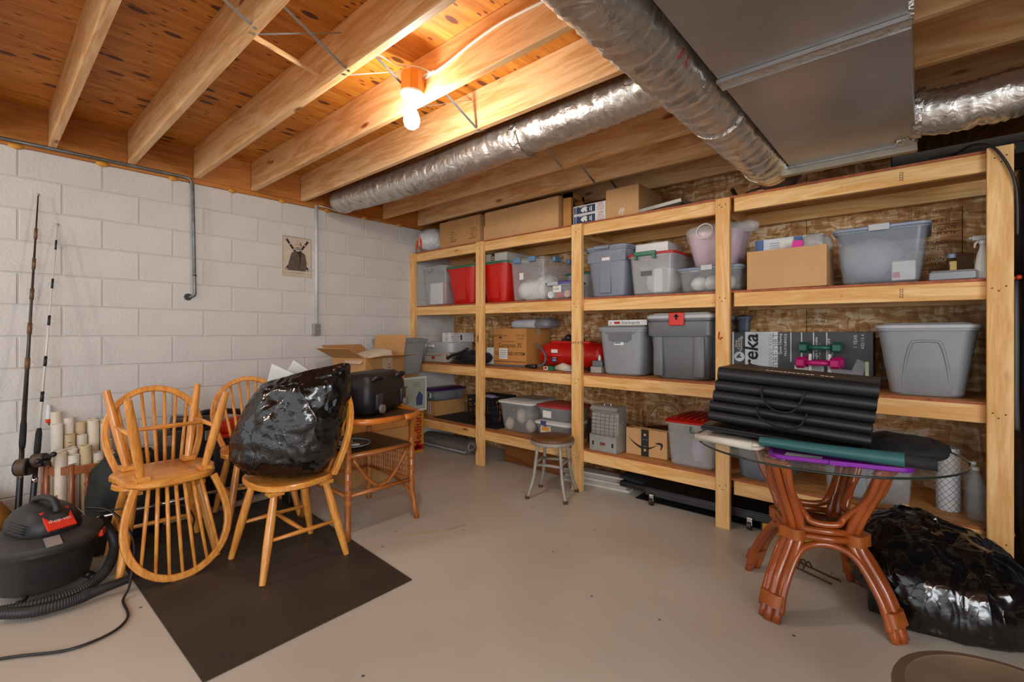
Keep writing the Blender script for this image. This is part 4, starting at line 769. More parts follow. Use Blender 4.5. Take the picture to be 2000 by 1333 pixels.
for x0, x1, y0, y1, z0, z1 in ((-.163, .163, -.11, -.107, 0, .2), (-.163, .163, .005, .008, 0, .19), (-.163, -.16, -.107, .005, 0, .2), (.16, .163, -.107, .005, 0, .2), (-.163, .163, -.107, .005, 0, .003)):
    b = MB(); b.bb(x0, x1, y0, y1, z0, z1); b.build('panel', CARD2, t)
F = -.1107
top_ = [(-.15+.25*k/14, .052+.0-.115*math.sin(PI*(.14+.62*k/14))+.03) for k in range(15)]; bot_ = [(x, y-.0175*math.sin(PI*min(1, (i+.3)/14))) for i, (x, y) in enumerate(top_)]
flatpoly(t, 'smile_logo', INK, top_+bot_[::-1], (0, F, .1))
flatpoly(t, 'arrow_logo', INK, [(.075, .035), (.105, .042), (.13, .036), (.132, .018), (.118, -.015), (.113, -.012), (.118, .012), (.114, .024), (.075, .029)], (0, F, .075))
tp = patch(t, 'black_tape', plain('tape_black', '#23211f', .35), (-.008, F-.0012, .1), .06, .198)
txt(t, 'prime', .018, (-.008, F-.0022, .125), BLUP); txt(t, 'smile', .012, (-.008, F-.0022, .075), CARD2)
for z in (.16, .045): b = MB(); b.lathe([(.01, -.0004), (.01, .0004)], 12); b.build('tape_mark', CARD2, t, loc=(-.008, F-.002, z), rot=frot('-y'))
t = tub('storage_bin', 'clear bin with ribbed red lid and green handle on the bottom shelf', 'bin', 2.88, 3.25, -.59, on(4, 2.9), .30, .5, CLRM, .02, REDP, .025)
b = MB(); b.tube(spline([(.01, -.25, .285), (.012, -.262, .255), (.03, -.266, .248), (.13, -.266, .248), (.145, -.262, .26), (.147, -.25, .285)], 4), .007, 6, True, .7); b.build('handle', GRNP, t, True)
for k in range(6): b = MB(); b.box((-.12+.048*k, 0, .328), (.014, .38, .006), bev=.002); b.build('lid_rib', REDP, t)
blob('lilac_item', plain('lilac_item', '#b7a6cf', .4), t, (.03, -.13, .11), .07, (.7, .7, 1.2), .012, 14, 3); b = MB(); b.bb(.07, .15, -.18, -.08, .012, .15, bev=.01); b.build('box_item', plain('brown_item', '#77654f', .6), t)
t = tub('storage_tub', 'dark grey lidded bin with a red and white label under the glass table edge', 'tub', 3.345, 3.68, -.585, on(4, 3.4), .19, .45, plain('grey_translucent', '#6a6f7a', .35), .02, plain('grey_lid3', '#9aa0aa', .4), .03)
f = fy(.45, .02, .19, .1); patch(t, 'sticker', WHTP, (.05, f-.001, .1), .1, .07); patch(t, 'blue_band', BLUP, (.05, f-.0022, .12), .098, .03); patch(t, 'red_logo', REDI, (.055, f-.0034, .125), .06, .016)
t = tub('storage_bin', 'tall clear bin with a white bail handle at the right of the bottom shelf', 'bin', 3.82, 4.25, -.59, on(4, 4), .335, .45, CLR, .02, CLRM, .02, corner=.03)
b = MB(); b.tube(spline([(.02, -.222, .30), (.04, -.232, .24), (.09, -.236, .205), (.15, -.236, .205), (.155, -.226, .3)], 5), .006, 6); b.build('handle', WHT, t, True)
b = MB(); b.bb(-.1, .0, -.19, -.1, .015, .24, bev=.004); b.build('inner_box', plain('grey_card', '#84868a', .6), t); patch(t, 'yellow_sticker', plain('tan_sticker', '#c9a56a', .6), (.17, -.207, .02), .03, .02)
t = thing('paper_roll', 'upright roll of white diamond-lattice shelf paper by the right-hand post', 'roll', (4.375, -.40, on(4, 4.3)))
RM, nt, bs = newmat('lattice_paper'); tc = N(nt, 'ShaderNodeTexCoord'); mp = N(nt, 'ShaderNodeMapping'); nt.links.new(tc.outputs['Object'], mp.inputs[0])
def latt(sgn):
    sp = N(nt, 'ShaderNodeSeparateXYZ'); nt.links.new(tc.outputs['Object'], sp.inputs[0])
    at = N(nt, 'ShaderNodeMath', operation='ARCTAN2'); nt.links.new(sp.outputs[1], at.inputs[0]); nt.links.new(sp.outputs[0], at.inputs[1])
    m1 = N(nt, 'ShaderNodeMath', operation='MULTIPLY'); nt.links.new(at.outputs[0], m1.inputs[0]); m1.inputs[1].default_value = .05*sgn/.03
    m2 = N(nt, 'ShaderNodeMath', operation='MULTIPLY_ADD'); nt.links.new(sp.outputs[2], m2.inputs[0]); m2.inputs[1].default_value = 1/.034; nt.links.new(m1.outputs[0], m2.inputs[2])
    fr = N(nt, 'ShaderNodeMath', operation='FRACT'); nt.links.new(m2.outputs[0], fr.inputs[0]); lt = N(nt, 'ShaderNodeMath', operation='LESS_THAN'); nt.links.new(fr.outputs[0], lt.inputs[0]); lt.inputs[1].default_value = .09; return lt
a_, c_ = latt(1), latt(-1); mxm = N(nt, 'ShaderNodeMath', operation='MAXIMUM'); nt.links.new(a_.outputs[0], mxm.inputs[0]); nt.links.new(c_.outputs[0], mxm.inputs[1])
rp = ramp(nt, [(.4, H('#d3d5d8')), (.6, H('#4a4d55'))]); nt.links.new(mxm.outputs[0], rp.inputs[0]); nt.links.new(rp.outputs[0], bs.inputs['Base Color']); bs.inputs['Roughness'].default_value = .4
b = MB(); b.lathe([(.05, 0), (.05, .33), (.03, .33), (.03, .02)], 24); b.build('roll', RM, t, True, auto=40)
WB_ = clear('bottle_plastic', '#d6dde0', .2, .05)
for k, (x, y) in enumerate(((4.475, -.5), (4.47, -.36), (4.55, -.43), (4.56, -.29))):
    t = thing('water_bottle', ('front-left empty clear water bottle beside the lattice paper roll', 'clear water bottle behind the front-left one', 'clear water bottle between its neighbours behind the right post', 'rearmost clear water bottle on the bottom shelf')[k], 'bottle', (x, y, on(4, x)), 0, 'empty water bottles on the bottom shelf')
    b = MB(); b.lathe([(.03, 0), (.036, .006), (.036, .05), (.033, .06), (.036, .07), (.033, .1), (.036, .11), (.036, .17), (.028, .2), (.014, .23), (.014, .25)], 16); b.build('body', WB_, t, True)
    b = MB(); b.lathe([(.015, .2505), (.015, .265), (.014, .266)], 12); b.build('cap', WHT, t, True, auto=40)
# ================================================================ CHAIRS
def make_chair(label, seg=8):
    """hoop-back chair; origin on the floor under the seat, facing +x"""
    t = thing('windsor_chair', label, 'chair', group='honey oak hoop-back chairs')
    SH_ = .43
    P = []
    for k in range(28):
        a = 2*PI*k/28; x = .205*math.cos(a); y = .225*math.sin(a)
        e = .72; P.append((math.copysign(abs(math.cos(a))**e, math.cos(a))*.215, math.copysign(abs(math.sin(a))**e, math.sin(a))*(.235 if x > 0 else .215)))
    b = MB(); b.rings([[(x*.95, y*.95, SH_) for x, y in P], [(x, y, SH_+.008) for x, y in P], [(x, y, SH_+.027) for x, y in P], [(x*.97, y*.97, SH_+.034) for x, y in P], [(x*.6, y*.6, SH_+.027) for x, y in P]])
    b.build('seat', OAK('y'), t, True, auto=35)
    feet = {}
    for sx in (1, -1):
        for sy in (1, -1):
            top = Vector((sx*.135, sy*.14, SH_)); ft = Vector((sx*.225, sy*.215, 0)); feet[(sx, sy)] = (top, ft)
            b = MB(); b.tube([top, top.lerp(ft, .3), top.lerp(ft, .6), ft], [.017, .022, .0225, .016], 10); b.build('leg', OAK('z'), t, True, auto=50)
            b = MB(); b.box((sx*.135, sy*.14, SH_-.012), (.075, .06, .022), bev=.002); b.build('mounting_block', OAK('x'), t)
    mids = {}
    for sy in (1, -1):
        a = feet[(1, sy)][0].lerp(feet[(1, sy)][1], .55); c = feet[(-1, sy)][0].lerp(feet[(-1, sy)][1], .55); mids[sy] = (a+c)/2
        b = MB(); b.tube([a, (a+c)/2, c], [.009, .013, .009], 8); b.build('stretcher', OAK('x'), t, True)
    b = MB(); b.tube([mids[1], (mids[1]+mids[-1])/2, mids[-1]], [.009, .013, .009], 8); b.build('stretcher', OAK('y'), t, True)
    # bent hoop
    z0 = SH_+.03; Hh = .455; wv = .228
    def hoop(u):     # u 0..1
        if u < .25: s = u/.25; y = -.175-(wv-.175)*math.sin(s*PI/2); z = Hh*.48*s
        elif u > .75: s = (1-u)/.25; y = .175+(wv-.175)*math.sin(s*PI/2); z = Hh*.48*s
        else: a = PI*(1-(u-.25)/.5); y = wv*math.cos(a); z = Hh*.48+Hh*.52*math.sin(a)
        return Vector((-.17-.27*z, y, z0+z))
    pts = [hoop(k/36) for k in range(37)]
    b = MB(); R = []
    for i, p in enumerate(pts):
        tg = (pts[min(i+1, 36)]-pts[max(i-1, 0)]).normalized(); n = Vector((1, 0, .27)).normalized(); u = tg.cross(n).normalized(); n = u.cross(tg)
        R.append([p+u*(.0165*c1)+n*(.015*c2) for c1, c2 in ((1, .7), (.7, 1), (-.7, 1), (-1, .7), (-1, -.7), (-.7, -1), (.7, -1), (1, -.7))])
    b.rings(R); b.build('hoop', OAK('z'), t, True, auto=40)
    for k in range(7):
        yb = -.115+.115/3*k; yt = -.17+.17/3*k; q = math.acos(max(-1, min(1, yt/wv))); zt = Hh*.48+Hh*.52*math.sin(q)
        b = MB(); p0 = Vector((-.165, yb, z0)); p1 = Vector((-.17-.27*zt, yt, z0+zt)); b.tube([p0, p0.lerp(p1, .35), p1], [.0095, .01, .0075], seg); b.build('spindle', OAK('z'), t, True)
    return t
A = make_chair('upright oak hoop-back chair carrying an upside-down chair on its seat'); A.location = (1.06, -3.125, .006); A.rotation_euler = (0, 0, math.radians(-3))
B = copytree(A); B['label'] = 'oak hoop-back chair turned upside down on the seat of another chair'
B.location = (1.17, -3.13, .938); B.rotation_euler = (0, PI, math.radians(3))
B.rotation_euler = (Matrix.Rotation(math.radians(2), 4, 'Z') @ Matrix.Rotation(math.radians(180+1.5), 4, 'Y')).to_euler()
Cc = copytree(A); Cc['label'] = 'oak hoop-back chair standing behind the one that holds the black bag'; Cc.location = (.80, -2.53, .006); Cc.rotation_euler = (0, 0, math.radians(-8))
Dd = copytree(A); Dd['label'] = 'oak hoop-back chair with a black trash bag on its seat'; Dd.location = (1.61, -2.66, .006); Dd.rotation_euler = (0, 0, -PI/2)
# rubber mat
t = thing('rubber_mat', 'black rubber floor mat under the chairs', 'mat')
mp_ = [(.55, -3.30), (2.35, -3.285), (2.33, -2.36), (.55, -2.24)]
b = MB(); b.prism(mp_, .0003, .0055); b.build('mat', plain('black_rubber', '#3d352e', .55, 0, .25, 3, .15, 30), t)
# black trash bag standing on the chair
film = filmmat('black_bag_film')
def loftbag(secs, parent, m, name='bag', amp=.022, freq=8, seed=1, n=56, sub=3):
    """secs: (cx, cy, z, ra, rb, angle) ellipses"""
    R = []
    S = []
    for i in range(len(secs)-1):
        for k in range(sub): S.append([secs[i][j]+(secs[i+1][j]-secs[i][j])*k/sub for j in range(6)])
    S.append(list(secs[-1]))
    for cx, cy, z, ra, rb, an in S:
        ring = []
        for k in range(n):
            a = 2*PI*k/n; e = .8; x = math.copysign(abs(math.cos(a))**e, math.cos(a))*ra; y = math.copysign(abs(math.sin(a))**e, math.sin(a))*rb
            ring.append((cx+x*math.cos(an)-y*math.sin(an), cy+x*math.sin(an)+y*math.cos(an), z))
        R.append(ring)
    b = MB(); b.rings(R); o = b.build(name, m, parent, True); crumple(o, amp, freq, seed); 
    return o
ANG = math.radians(41.3)
t = thing('trash_bag', 'bulging black trash bag of white plastic parts on the chair seat', 'bag', (1.60, -2.63, .474))
o = loftbag([(.0, .01, .0, .13, .12, ANG), (-.02, -.01, .03, .22, .17, ANG), (-.03, -.025, .1, .275, .20, ANG), (-.02, -.02, .2, .285, .2, ANG), (.01, .0, .3, .27, .19, ANG), (.025, .02, .4, .265, .17, ANG), (.04, .035, .47, .255, .145, ANG), (.055, .045, .505, .245, .12, ANG), (.06, .05, .53, .235, .07, ANG)], t, film, amp=.018, freq=9, seed=4, sub=7, n=120)
crumple(o, .004, 20, 6)
for v in o.data.vertices:
    if v.co.z > .3: v.co.z += (v.co.x*math.cos(ANG)+v.co.y*math.sin(ANG))*.2*(v.co.z-.3)/.2
    v.co.z = max(v.co.z, .0)
    if v.co.z < .12: v.co.y = min(v.co.y, .115+.2*max(0, v.co.z))
    v.co.y = min(v.co.y, .118+.27*v.co.z)
b = MB(); b.tube(spline([(.04, -.12, .42), (.06, -.15, .40), (.08, -.14, .36), (.12, -.14, .37), (.16, -.12, .38)], 5), .009, 6, True, .4); b.build('drawstring', plain('tie_black', '#2a2a2c', .3), t)
t = thing('plastic_tray', 'cream plastic panels sticking out of the black bag on the chair', 'panel', (1.52, -2.66, .78))
CR = plain('cream_plastic', '#cfd0ca', .45)
b = MB(); b.box((0, 0, .1), (.24, .012, .34), (math.radians(8), math.radians(22), ANG-.2), bev=.004); b.build('panel', CR, t)
b = MB(); b.box((-.05, .1, .13), (.22, .012, .3), (math.radians(5), math.radians(34), ANG-.05), bev=.004); b.build('panel', CR, t)
b = MB(); b.box((0, -.008, .1), (.20, .004, .30), (math.radians(8), math.radians(22), ANG-.2)); b.build('raised_field', CR, t)
# ================================================================ CANE TABLE WITH DUFFEL
t = thing('cane_side_table', 'small cane table with wrapped legs holding a black duffel', 'table', (1.385, -2.09, 0))
b = MB(); b.rrloft([(.80, .585, .705, .22), (.80, .585, .722, .22)], 8); b.build('tabletop', wood('dark_top', '#3a2c20', '#57412c', 'x', 1, .4), t)
ring = rr(.80, .585, .22, 8); b = MB(); b.tube([(x, y, .718) for x, y in ring]+[(ring[0][0], ring[0][1], .718)], .02, 10); b.build('edge_cane', plain('bent_cane_orange', '#c9701e', .3, 0, .12, 6, 0, 40, .4), t, True)
CW = RAT('z')
LG = {}
for sx in (1, -1):
    for sy in (1, -1):
        px, py = sx*.262, sy*.235
        b = MB(); b.tube([(px, py, .70), (px, py, .25), (px+sx*.004, py+sy*.003, .18), (px+sx*.02, py+sy*.012, .07), (px+sx*.035, py+sy*.02, 0)], [.02, .02, .02, .019, .019], 10); lg = b.build('leg', CW, t, True)
        for k, z in enumerate((.21, .27, .33, .40, .46, .52)): b = MB(); b.tube([(px, py, z), (px, py, z+.03)], .0225, 10); b.build('cane_wrap', RAT('x'), lg, True, auto=40)
for sy in (1, -1): b = MB(); b.tube([(-.26, sy*.235, .50), (.26, sy*.235, .50)], .018, 8); b.tube([(-.26, sy*.235, .26), (.26, sy*.235, .26)], .014, 8); b.build('rail', RAT('x'), t, True)
for sx in (1, -1): b = MB(); b.tube([(sx*.262, -.235, .50), (sx*.262, .235, .50)], .018, 8); b.build('rail', RAT('y'), t, True)
for sx in (1, -1): b = MB(); b.tube([(sx*.262, -.235, .26), (sx*.262, .235, .26)], .014, 8); b.build('rail', RAT('y'), t, True)
b = MB(); b.bb(-.255, .255, -.23, .23, .503, .515); b.build('lower_shelf', wood('shelf_dark', '#4a3420', '#6a4c2e', 'x', 1, .5), t)
b = MB(); b.tube([(.262, -.2+.4*k/16, .48-.2*math.sin(PI*k/16)) for k in range(17)], .011, 8); b.build('arched_brace', CW, t, True)
b = MB(); b.tube(bez((-.2, .235, .26), (-.05, .235, .24), (.22, .235, .26), (.266, .24, .12), 10), .011, 8); b.build('arched_brace', CW, t, True)
for k in range(15):
    x = -.2+.4*k/14; b = MB(); b.tube([(x, .235, .27), (x, .235, .49)], .005, 5); b.build('spindle', CW, t)
for z in (.30, .34, .38, .42, .46):
    b = MB(); b.tube([(-.24+.48*k/24, .235+.006*(-1)**k, z) for k in range(25)], .004, 5); b.build('woven_cane', CW, t)
for k in range(9): y = -.18+.36*k/8; b = MB(); b.tube([(-.262, y, .27), (-.262, y, .49)], .005, 5); b.build('spindle', CW, t)
t = thing('plate', 'dark plate with a folded white napkin on the lower shelf of the cane table', 'plate', (1.43, -2.2, .5165))
b = MB(); b.lathe([(.07, 0), (.1, .003), (.14, .014), (.142, .017), (.1, .008), (.06, .006)], 28); b.build('dish', plain('dark_plate', '#33312f', .3), t, True); b = MB(); b.tube([(.14*math.cos(a), .14*math.sin(a), .0165) for a in [2*PI*k/32 for k in range(33)]], .003, 5); b.build('rim', GRYL, t, True)
b = MB(); b.prism([(-.08, -.05), (.06, -.07), (.09, .03), (.0, .02), (-.05, .06)], .0105, .022); b.build('napkin', WHTP, t)
t = thing('duffel_bag', 'black wheeled duffel bag lying on the cane table', 'bag', (1.44, -2.04, .74), math.radians(30))
DM = plain('duffel_nylon', '#161518', .5, 0, .25, 5, .3, 14)
b = MB(); b.rrloft([(.24, .46, 0, .05), (.28, .52, .02, .06), (.29, .54, .10, .06), (.285, .53, .17, .07), (.25, .5, .23, .07), (.18, .44, .25, .06)], 5); o = b.build('body', DM, t, True); crumple(o, .008, 9, 4)
b = MB(); b.tube([(.147, y*.54/2*.98, .125) for y in [-1+2*k/12 for k in range(13)]], .005, 6); b.build('piping', BLK, t, True)
for y in (-.17, .19):
    b = MB(); b.bb(.14, .158, y-.04, y+.04, .03, .13, bev=.006); p = b.build('wheel_plate', plain('wheel_plate', '#2d2e31', .35), t, True, auto=40)
    b = MB(); b.tube([(.158, y+.01, .03), (.178, y+.01, .03)], .028, 16); b.build('wheel', plain('wheel_grey', '#77726a', .4), p, True, auto=40)
    for z in (.115,):
        for dy in (-.028, .028): b = MB(); b.sphere((.158, y+dy, z), .004, 1); b.build('rivet', CHR, p)
for y in (-.16, .17): b = MB(); b.tube(spline([(.12, y-.06, .215), (.15, y-.03, .235), (.15, y+.03, .235), (.12, y+.06, .215)], 4), .014, 8); b.build('corner_guard', BLK, t, True)
# ================================================================ CARTONS BY THE WALL
t = thing('moving_box', 'yellow moving box with red lettering standing by the shelf end', 'box', (.145, -.892, 0))
YB = plain('moving_yellow', '#c88a2a', .7, 0, .06, 4)
b = MB(); b.bb(-.11, .11, -.235, .235, 0, .44, bev=.003); b.build('body', YB, t)
b = MB(); b.bb(.1102, .1112, -.234, .234, .03, .085); b.build('red_band', REDI, t)
txt(t, 'Medium', .125, (.1112, .16, .24), REDI, '+x', PI/2, bold=.03)
b = MB(); b.bb(-.11, .11, -.2345, .2345, .4402, .446); b.build('top_flap', YB, t)
b = MB(); b.bb(0, .2, 0, .36, 0, .40, bev=.003); o = b.build('cardboard_box', CARD, None, loc=(.03, -1.08, .447)); tag(o, 'plain cardboard box on the yellow moving box beneath the grey tub', 'box')
t = tub('storage_tub', 'grey lidded tub standing on cartons in front of the third shelf', 'tub', .015, .42, -1.14, .848, .335, .42, GRY, .05, GRY, .03, corner=.04)
t = thing('framed_picture', 'narrow white-framed picture leaning on the carton beside the duffel', 'picture', (.275, -.80, .447))
b = MB(); b.bb(-.008, .008, -.16, .16, 0, .36, bev=.002); b.build('frame', WHT, t); patch(t, 'print', plain('sage_print', '#a9b3a4', .6), (.0087, 0, .18), .28, .32, '+x')
flatpoly(t, 'figure', plain('blue_figure', '#4a4f7c', .6), [(.02, -.12), (.1, -.12), (.11, -.02), (.06, .03), (.02, -.04)], (.0097, .0, .18), '+x')
for k in range(3): patch(t, 'caption', INK, (.0097, .03, .3-.02*k), .1, .003, '+x')
t = thing('cardboard_box', 'big closed cardboard box on the floor behind the cane table', 'box', (.55, -1.52, 0))
b = MB(); b.bb(-.25, .25, -.3, .3, 0, .42, bev=.004); b.build('body', CARD, t); b = MB(); b.bb(-.249, .249, -.299, .299, .4202, .426); b.build('flap', CARD, t)
b = MB(); b.bb(-.22, .22, -.27, .27, 0, .32, bev=.004); o = b.build('cardboard_box', CARDK, None, loc=(.55, -1.52, .4265)); tag(o, 'second cardboard box in the stack behind the cane table', 'box')
t = thing('cardboard_box', 'open cardboard box with raised flaps behind the black duffel', 'box', (.56, -1.50, .7475), math.radians(14))
for x0, x1, y0, y1, z0, z1 in ((.186, .19, -.24, .24, 0, .3), (-.19, -.186, -.24, .24, 0, .3), (-.186, .186, -.24, -.236, 0, .3), (-.186, .186, .236, .24, 0, .3), (-.186, .186, -.236, .236, 0, .004)):
    b = MB(); b.bb(x0, x1, y0, y1, z0, z1); b.build('panel', CARD, t)
def flap(p, w_, l, ax, ang, nm='flap'):
    b = MB()
    if ax == 'x+': b.box((l/2, 0, 0), (l, w_, .004)); r_ = (0, -ang, 0)
    elif ax == 'x-': b.box((-l/2, 0, 0), (l, w_, .004)); r_ = (0, ang, 0)
    elif ax == 'y-': b.box((0, -l/2, 0), (w_, l, .004)); r_ = (-ang, 0, 0)
    else: b.box((0, l/2, 0), (w_, l, .004)); r_ = (ang, 0, 0)
    b.build(nm, CARD, t, loc=p, rot=r_)
flap((.191, 0, .302), .47, .18, 'x+', math.radians(8)); flap((-.191, 0, .302), .47, .18, 'x-', math.radians(35)); flap((0, -.241, .302), .37, .2, 'y-', math.radians(25)); flap((0, .241, .302), .37, .2, 'y+', math.radians(80))
patch(t, 'packing_tape', clear('tape_pale', '#dcc9a8', .6, .2), (.1907, .02, .15), .12, .298, '+x'); txt(t, '10251', .05, (.192, .04, .19), INK, '+x', -PI/2)
t = thing('padded_package', 'cream padded envelope poking out of the open cardboard box', 'package', (.57, -1.50, .98), math.radians(14))
b = MB(); b.rrloft([(.2, .3, 0, .04), (.26, .4, .03, .06), (.25, .4, .09, .07), (.16, .3, .11, .05)], 5); o = b.build('package', plain('cream_paper', '#d6cbb6', .7), t, True); crumple(o, .006, 10, 2); o.rotation_euler = (math.radians(12), 0, 0); o.location = (0, 0, .0)
b = MB(); b.bb(-.1, .1, -.06, .06, 0, .002); b.build('paper_sheet', plain('pinkish_paper', '#d9b9a6', .7), t, loc=(.05, -.22, .06), rot=(math.radians(38), 0, 0))
# ================================================================ WALL THINGS
t = thing('portrait_print', 'small sepia portrait print of a bearded man in a double-breasted coat on the block wall', 'picture', (.0015, -1.885, 1.95), 0)
b = MB(); b.bb(0, .002, -.14, .128, -.185, .185); b.build('paper', plain('aged_paper', '#c9bba8', .8, 0, .06, 8), t)
SEP = plain('sepia_ink', '#5d5146', .8, 0, .25, 30); SEPD = plain('dark_sepia', '#2b2826', .8); SKN = plain('engraved_skin', '#c3b3a0', .8, 0, .1, 40)
def flat(nm, m, pts, d): b = MB(); b.prism(pts, 0, .0006); b.build(nm, m, t, loc=(.0021+d, -.006, 0), rot=frot('+x'))
for s in (1, -1):
    flat('flag_band', SEPD, [(s*.112, .155), (s*.095, .165), (-s*.112, -.115), (-s*.095, -.125)], .0002)
    for k in (-.42, .1, .28, .46, .63):
        b = MB(); b.lathe([(.0065, 0), (.0065, .0006)], 5); u = (k+.45)/1.1; b.build('flag_star', WHTP, t, loc=(.0032, -.006-s*.1035+s*.207*(1-u)*1.0 if False else -.006+s*(-.1035+.207*u), -.12+.28*u), rot=frot('+x'))
flat('coat', SEP, [(-.085, -.125), (-.08, -.06), (-.055, .03), (-.02, .055), (.03, .055), (.07, .03), (.085, -.05), (.075, -.125)], .0014)
flat('lapel', SEPD, [(-.01, .05), (.02, .0), (.01, -.1), (.016, -.1), (.03, .0), (.04, .05)], .0022)
for k in range(4):
    for x in (-.012, .034): b = MB(); b.lathe([(.004, 0), (.004, .0006)], 8); b.build('button', SEPD, t, loc=(.0046, -.006+x, .01-.03*k), rot=frot('+x'))
flat('head', SKN, [(.0+.034*math.cos(a)+.004, .105+.044*math.sin(a)) for a in [2*PI*k/18 for k in range(18)]], .0024)
flat('beard', plain('grey_beard', '#8d8378', .8, 0, .2, 40), [(-.02, .085), (.0, .092), (.024, .088), (.022, .066), (.004, .056), (-.014, .066)], .0032)
flat('hair', SEP, [(.02, .14), (.034, .125), (.037, .1), (.03, .09), (.026, .115)], .0032); flat('brow', SEPD, [(-.018, .112), (-.004, .115), (-.004, .111), (-.018, .108)], .0032); flat('brow', SEPD, [(.006, .115), (.02, .112), (.02, .108), (.006, .111)], .0032)
flat('collar', WHTP, [(-.008, .056), (.022, .064), (.02, .056), (-.006, .05)], .0034)
for z in (.178, .172, -.15, -.172): patch(t, 'border_line', SEP, (.0024, -.006, z), .25, .0015, '+x')
for y in (-.134, .121): patch(t, 'border_line', SEP, (.0024, y, 0), .0015, .35, '+x')
b = MB(); b.tube(spline([(.0026, -.06, -.145), (.0026, -.03, -.138), (.0026, 0, -.146), (.0026, .03, -.139), (.0026, .06, -.145)], 4), .0012, 4); b.build('signature', SEP, t)
t = thing('fishing_float', 'red and white fishing float hanging on the block wall', 'float', (.014, -3.505, .70))
b = MB(); b.lathe([(.006, -.03), (.016, -.022), (.0165, .0)], 12); b.build('red_end', plain('float_red', '#d8401e', .4), t, True, auto=50); b = MB(); b.lathe([(.0165, .0005), (.012, .07), (.009, .09), (.006, .092)], 12); b.build('white_end', WHT, t, True, auto=50); b = MB(); b.tube([(0, 0, -.03), (0, 0, -.042)], .003, 6); b.build('eyelet', BLK, t)
# fishing rods
def rod(label, butt, tip, m1, m2, bands, reel_f, r0):
    butt, tip = Vector(butt), Vector(tip); d = tip-butt; t = thing('fishing_rod', label, 'fishing rod', butt, 0, 'fishing rods against the block wall')
    P = lambda f_: d*f_
    b = MB(); b.tube([P(.33), P(.6), P(1)], [r0, r0*.65, r0*.28], 8); b.build('blank', m1, t, True)
    b = MB(); b.tube([P(.0), P(.02), P(.16), P(.19), P(.20)], [.018, .017, .015, .015, .012], 10); b.build('butt_grip', BLK, t, True)
    b = MB(); b.tube([P(.195), P(.265)], .0125, 10); b.build('reel_seat', plain('reel_seat', '#2c2c2e', .3, .5), t, True); b = MB(); b.tube([P(.185), P(.2)], .0155, 10); b.build('ring', CHR, t, True)
    b = MB(); b.tube([P(.265), P(.28), P(.33), P(.345)], [.014, .0165, .0155, .01], 10); b.build('fore_grip', BLKF, t, True)
    for f_ in bands:
        b = MB(); b.tube([P(f_-.016), P(f_+.016)], r0*1.15*(1.25-.75*f_), 8); b.build('thread_wrap', m2, t, True)
        c = P(f_); s = .02*(1.35-f_)
        b = MB(); b.tube([c, c+Vector((.006, .012, s)), c+Vector((.01, .02+s*.6, 0)), c+Vector((.006, .012, -s)), c+Vector((0, 0, -s*1.2))], .0016, 5); b.build('line_guide', GALV, t)
    b = MB(); b.sphere(P(1), .008, 2); b.build('tip_guide', GALV, t)
    c = P(reel_f); rr_ = .05 if reel_f < .24 else .04
    e = Vector((.075, .01, .01)); ax = Vector((.55, .83, .05)).normalized()
    b = MB(); b.tube([c+e-ax*.035, c+e-ax*.03, c+e+ax*.03, c+e+ax*.035], [rr_*.85, rr_, rr_, rr_*.85], 18); b.build('reel_body', plain('reel_black', '#1f1e20', .3, .4), t, True, auto=40)
    b = MB(); b.tube([c+e-ax*.022, c+e+ax*.022], rr_*1.02, 18); b.build('line_spool', plain('line_brown', '#4a3524', .5), t, True, auto=40)
    b = MB(); b.tube([c, c+e], .012, 6); b.build('reel_foot', BLK, t)
    h = c+e+ax*.05; b = MB(); b.tube([c+e+ax*.03, h, h+Vector((.04, .0, .03))], .006, 6); b.sphere(h+Vector((.05, .01, .035)), .017, 2); b.build('crank', BLK, t, True)
    return t
rod('dark brown fishing rod with a large reel, the taller of the pair', (.30, -3.665, .0), (.035, -3.555, 2.14), plain('rod_brown', '#3b3430', .35, 0, .3, 10), plain('wrap_brown', '#6a4a30', .4), (.5, .6, .7, .79, .88), .215, .0125)
rod('white fishing rod with black bands leaning beside the taller brown rod', (.34, -3.615, .0), (.035, -3.465, 1.965), plain('rod_white', '#d5d2cc', .35), BLK, (.44, .55, .68, .8, .93), .25, .0085)
# rack of rolled papers
t = thing('wooden_rack', 'octagonal turned-spindle wooden stand full of rolled papers', 'stand', (.20, -3.36, 0))
WR = wood('rack_wood', '#7a3c16', '#a55c28', 'z', 1.4, .35, None, .3)
oct_ = [(.19*math.cos(PI/8+PI/4*k), .19*math.sin(PI/8+PI/4*k)) for k in range(8)]
b = MB(); b.prism([(x*.95, y*.95) for x, y in oct_], .02, .05); b.build('base', WR, t)
for k in range(8):
    a, c = Vector(oct_[k]), Vector(oct_[(k+1) % 8]); m_ = (a+c)/2; an = math.atan2(c.y-a.y, c.x-a.x)
    b = MB(); b.box((m_.x, m_.y, .415), ((c-a).length, .02, .05), (0, 0, an), bev=.003); b.build('top_rail', WR, t)
    b = MB(); b.lathe([(.012, .05), (.016, .07), (.011, .09), (.017, .11), (.014, .2), (.018, .27), (.012, .3), (.017, .32), (.012, .34), (.014, .39)], 10); b.build('spindle', WR, t, True, loc=(m_.x, m_.y, 0))
    b = MB(); b.lathe([(.014, 0), (.018, .02), (.016, .2), (.016, .45), (.01, .455)], 10); b.build('post', WR, t, True, loc=(a.x, a.y, 0))
PM = [plain('paper_a', '#ded2bd', .8, 0, .1, 6), plain('paper_b', '#e6e0d2', .8, 0, .08, 6), plain('paper_c', '#cdb690', .8, 0, .1, 6), plain('paper_d', '#d5cbb8', .8, 0, .1, 6)]
places = ['at the front', 'on the left', 'on the right', 'at the back', 'in the middle']
cells = [(x, y) for x in (-.116, -.058, 0, .058, .116) for y in (-.116, -.058, 0, .058, .116)]
used = {}
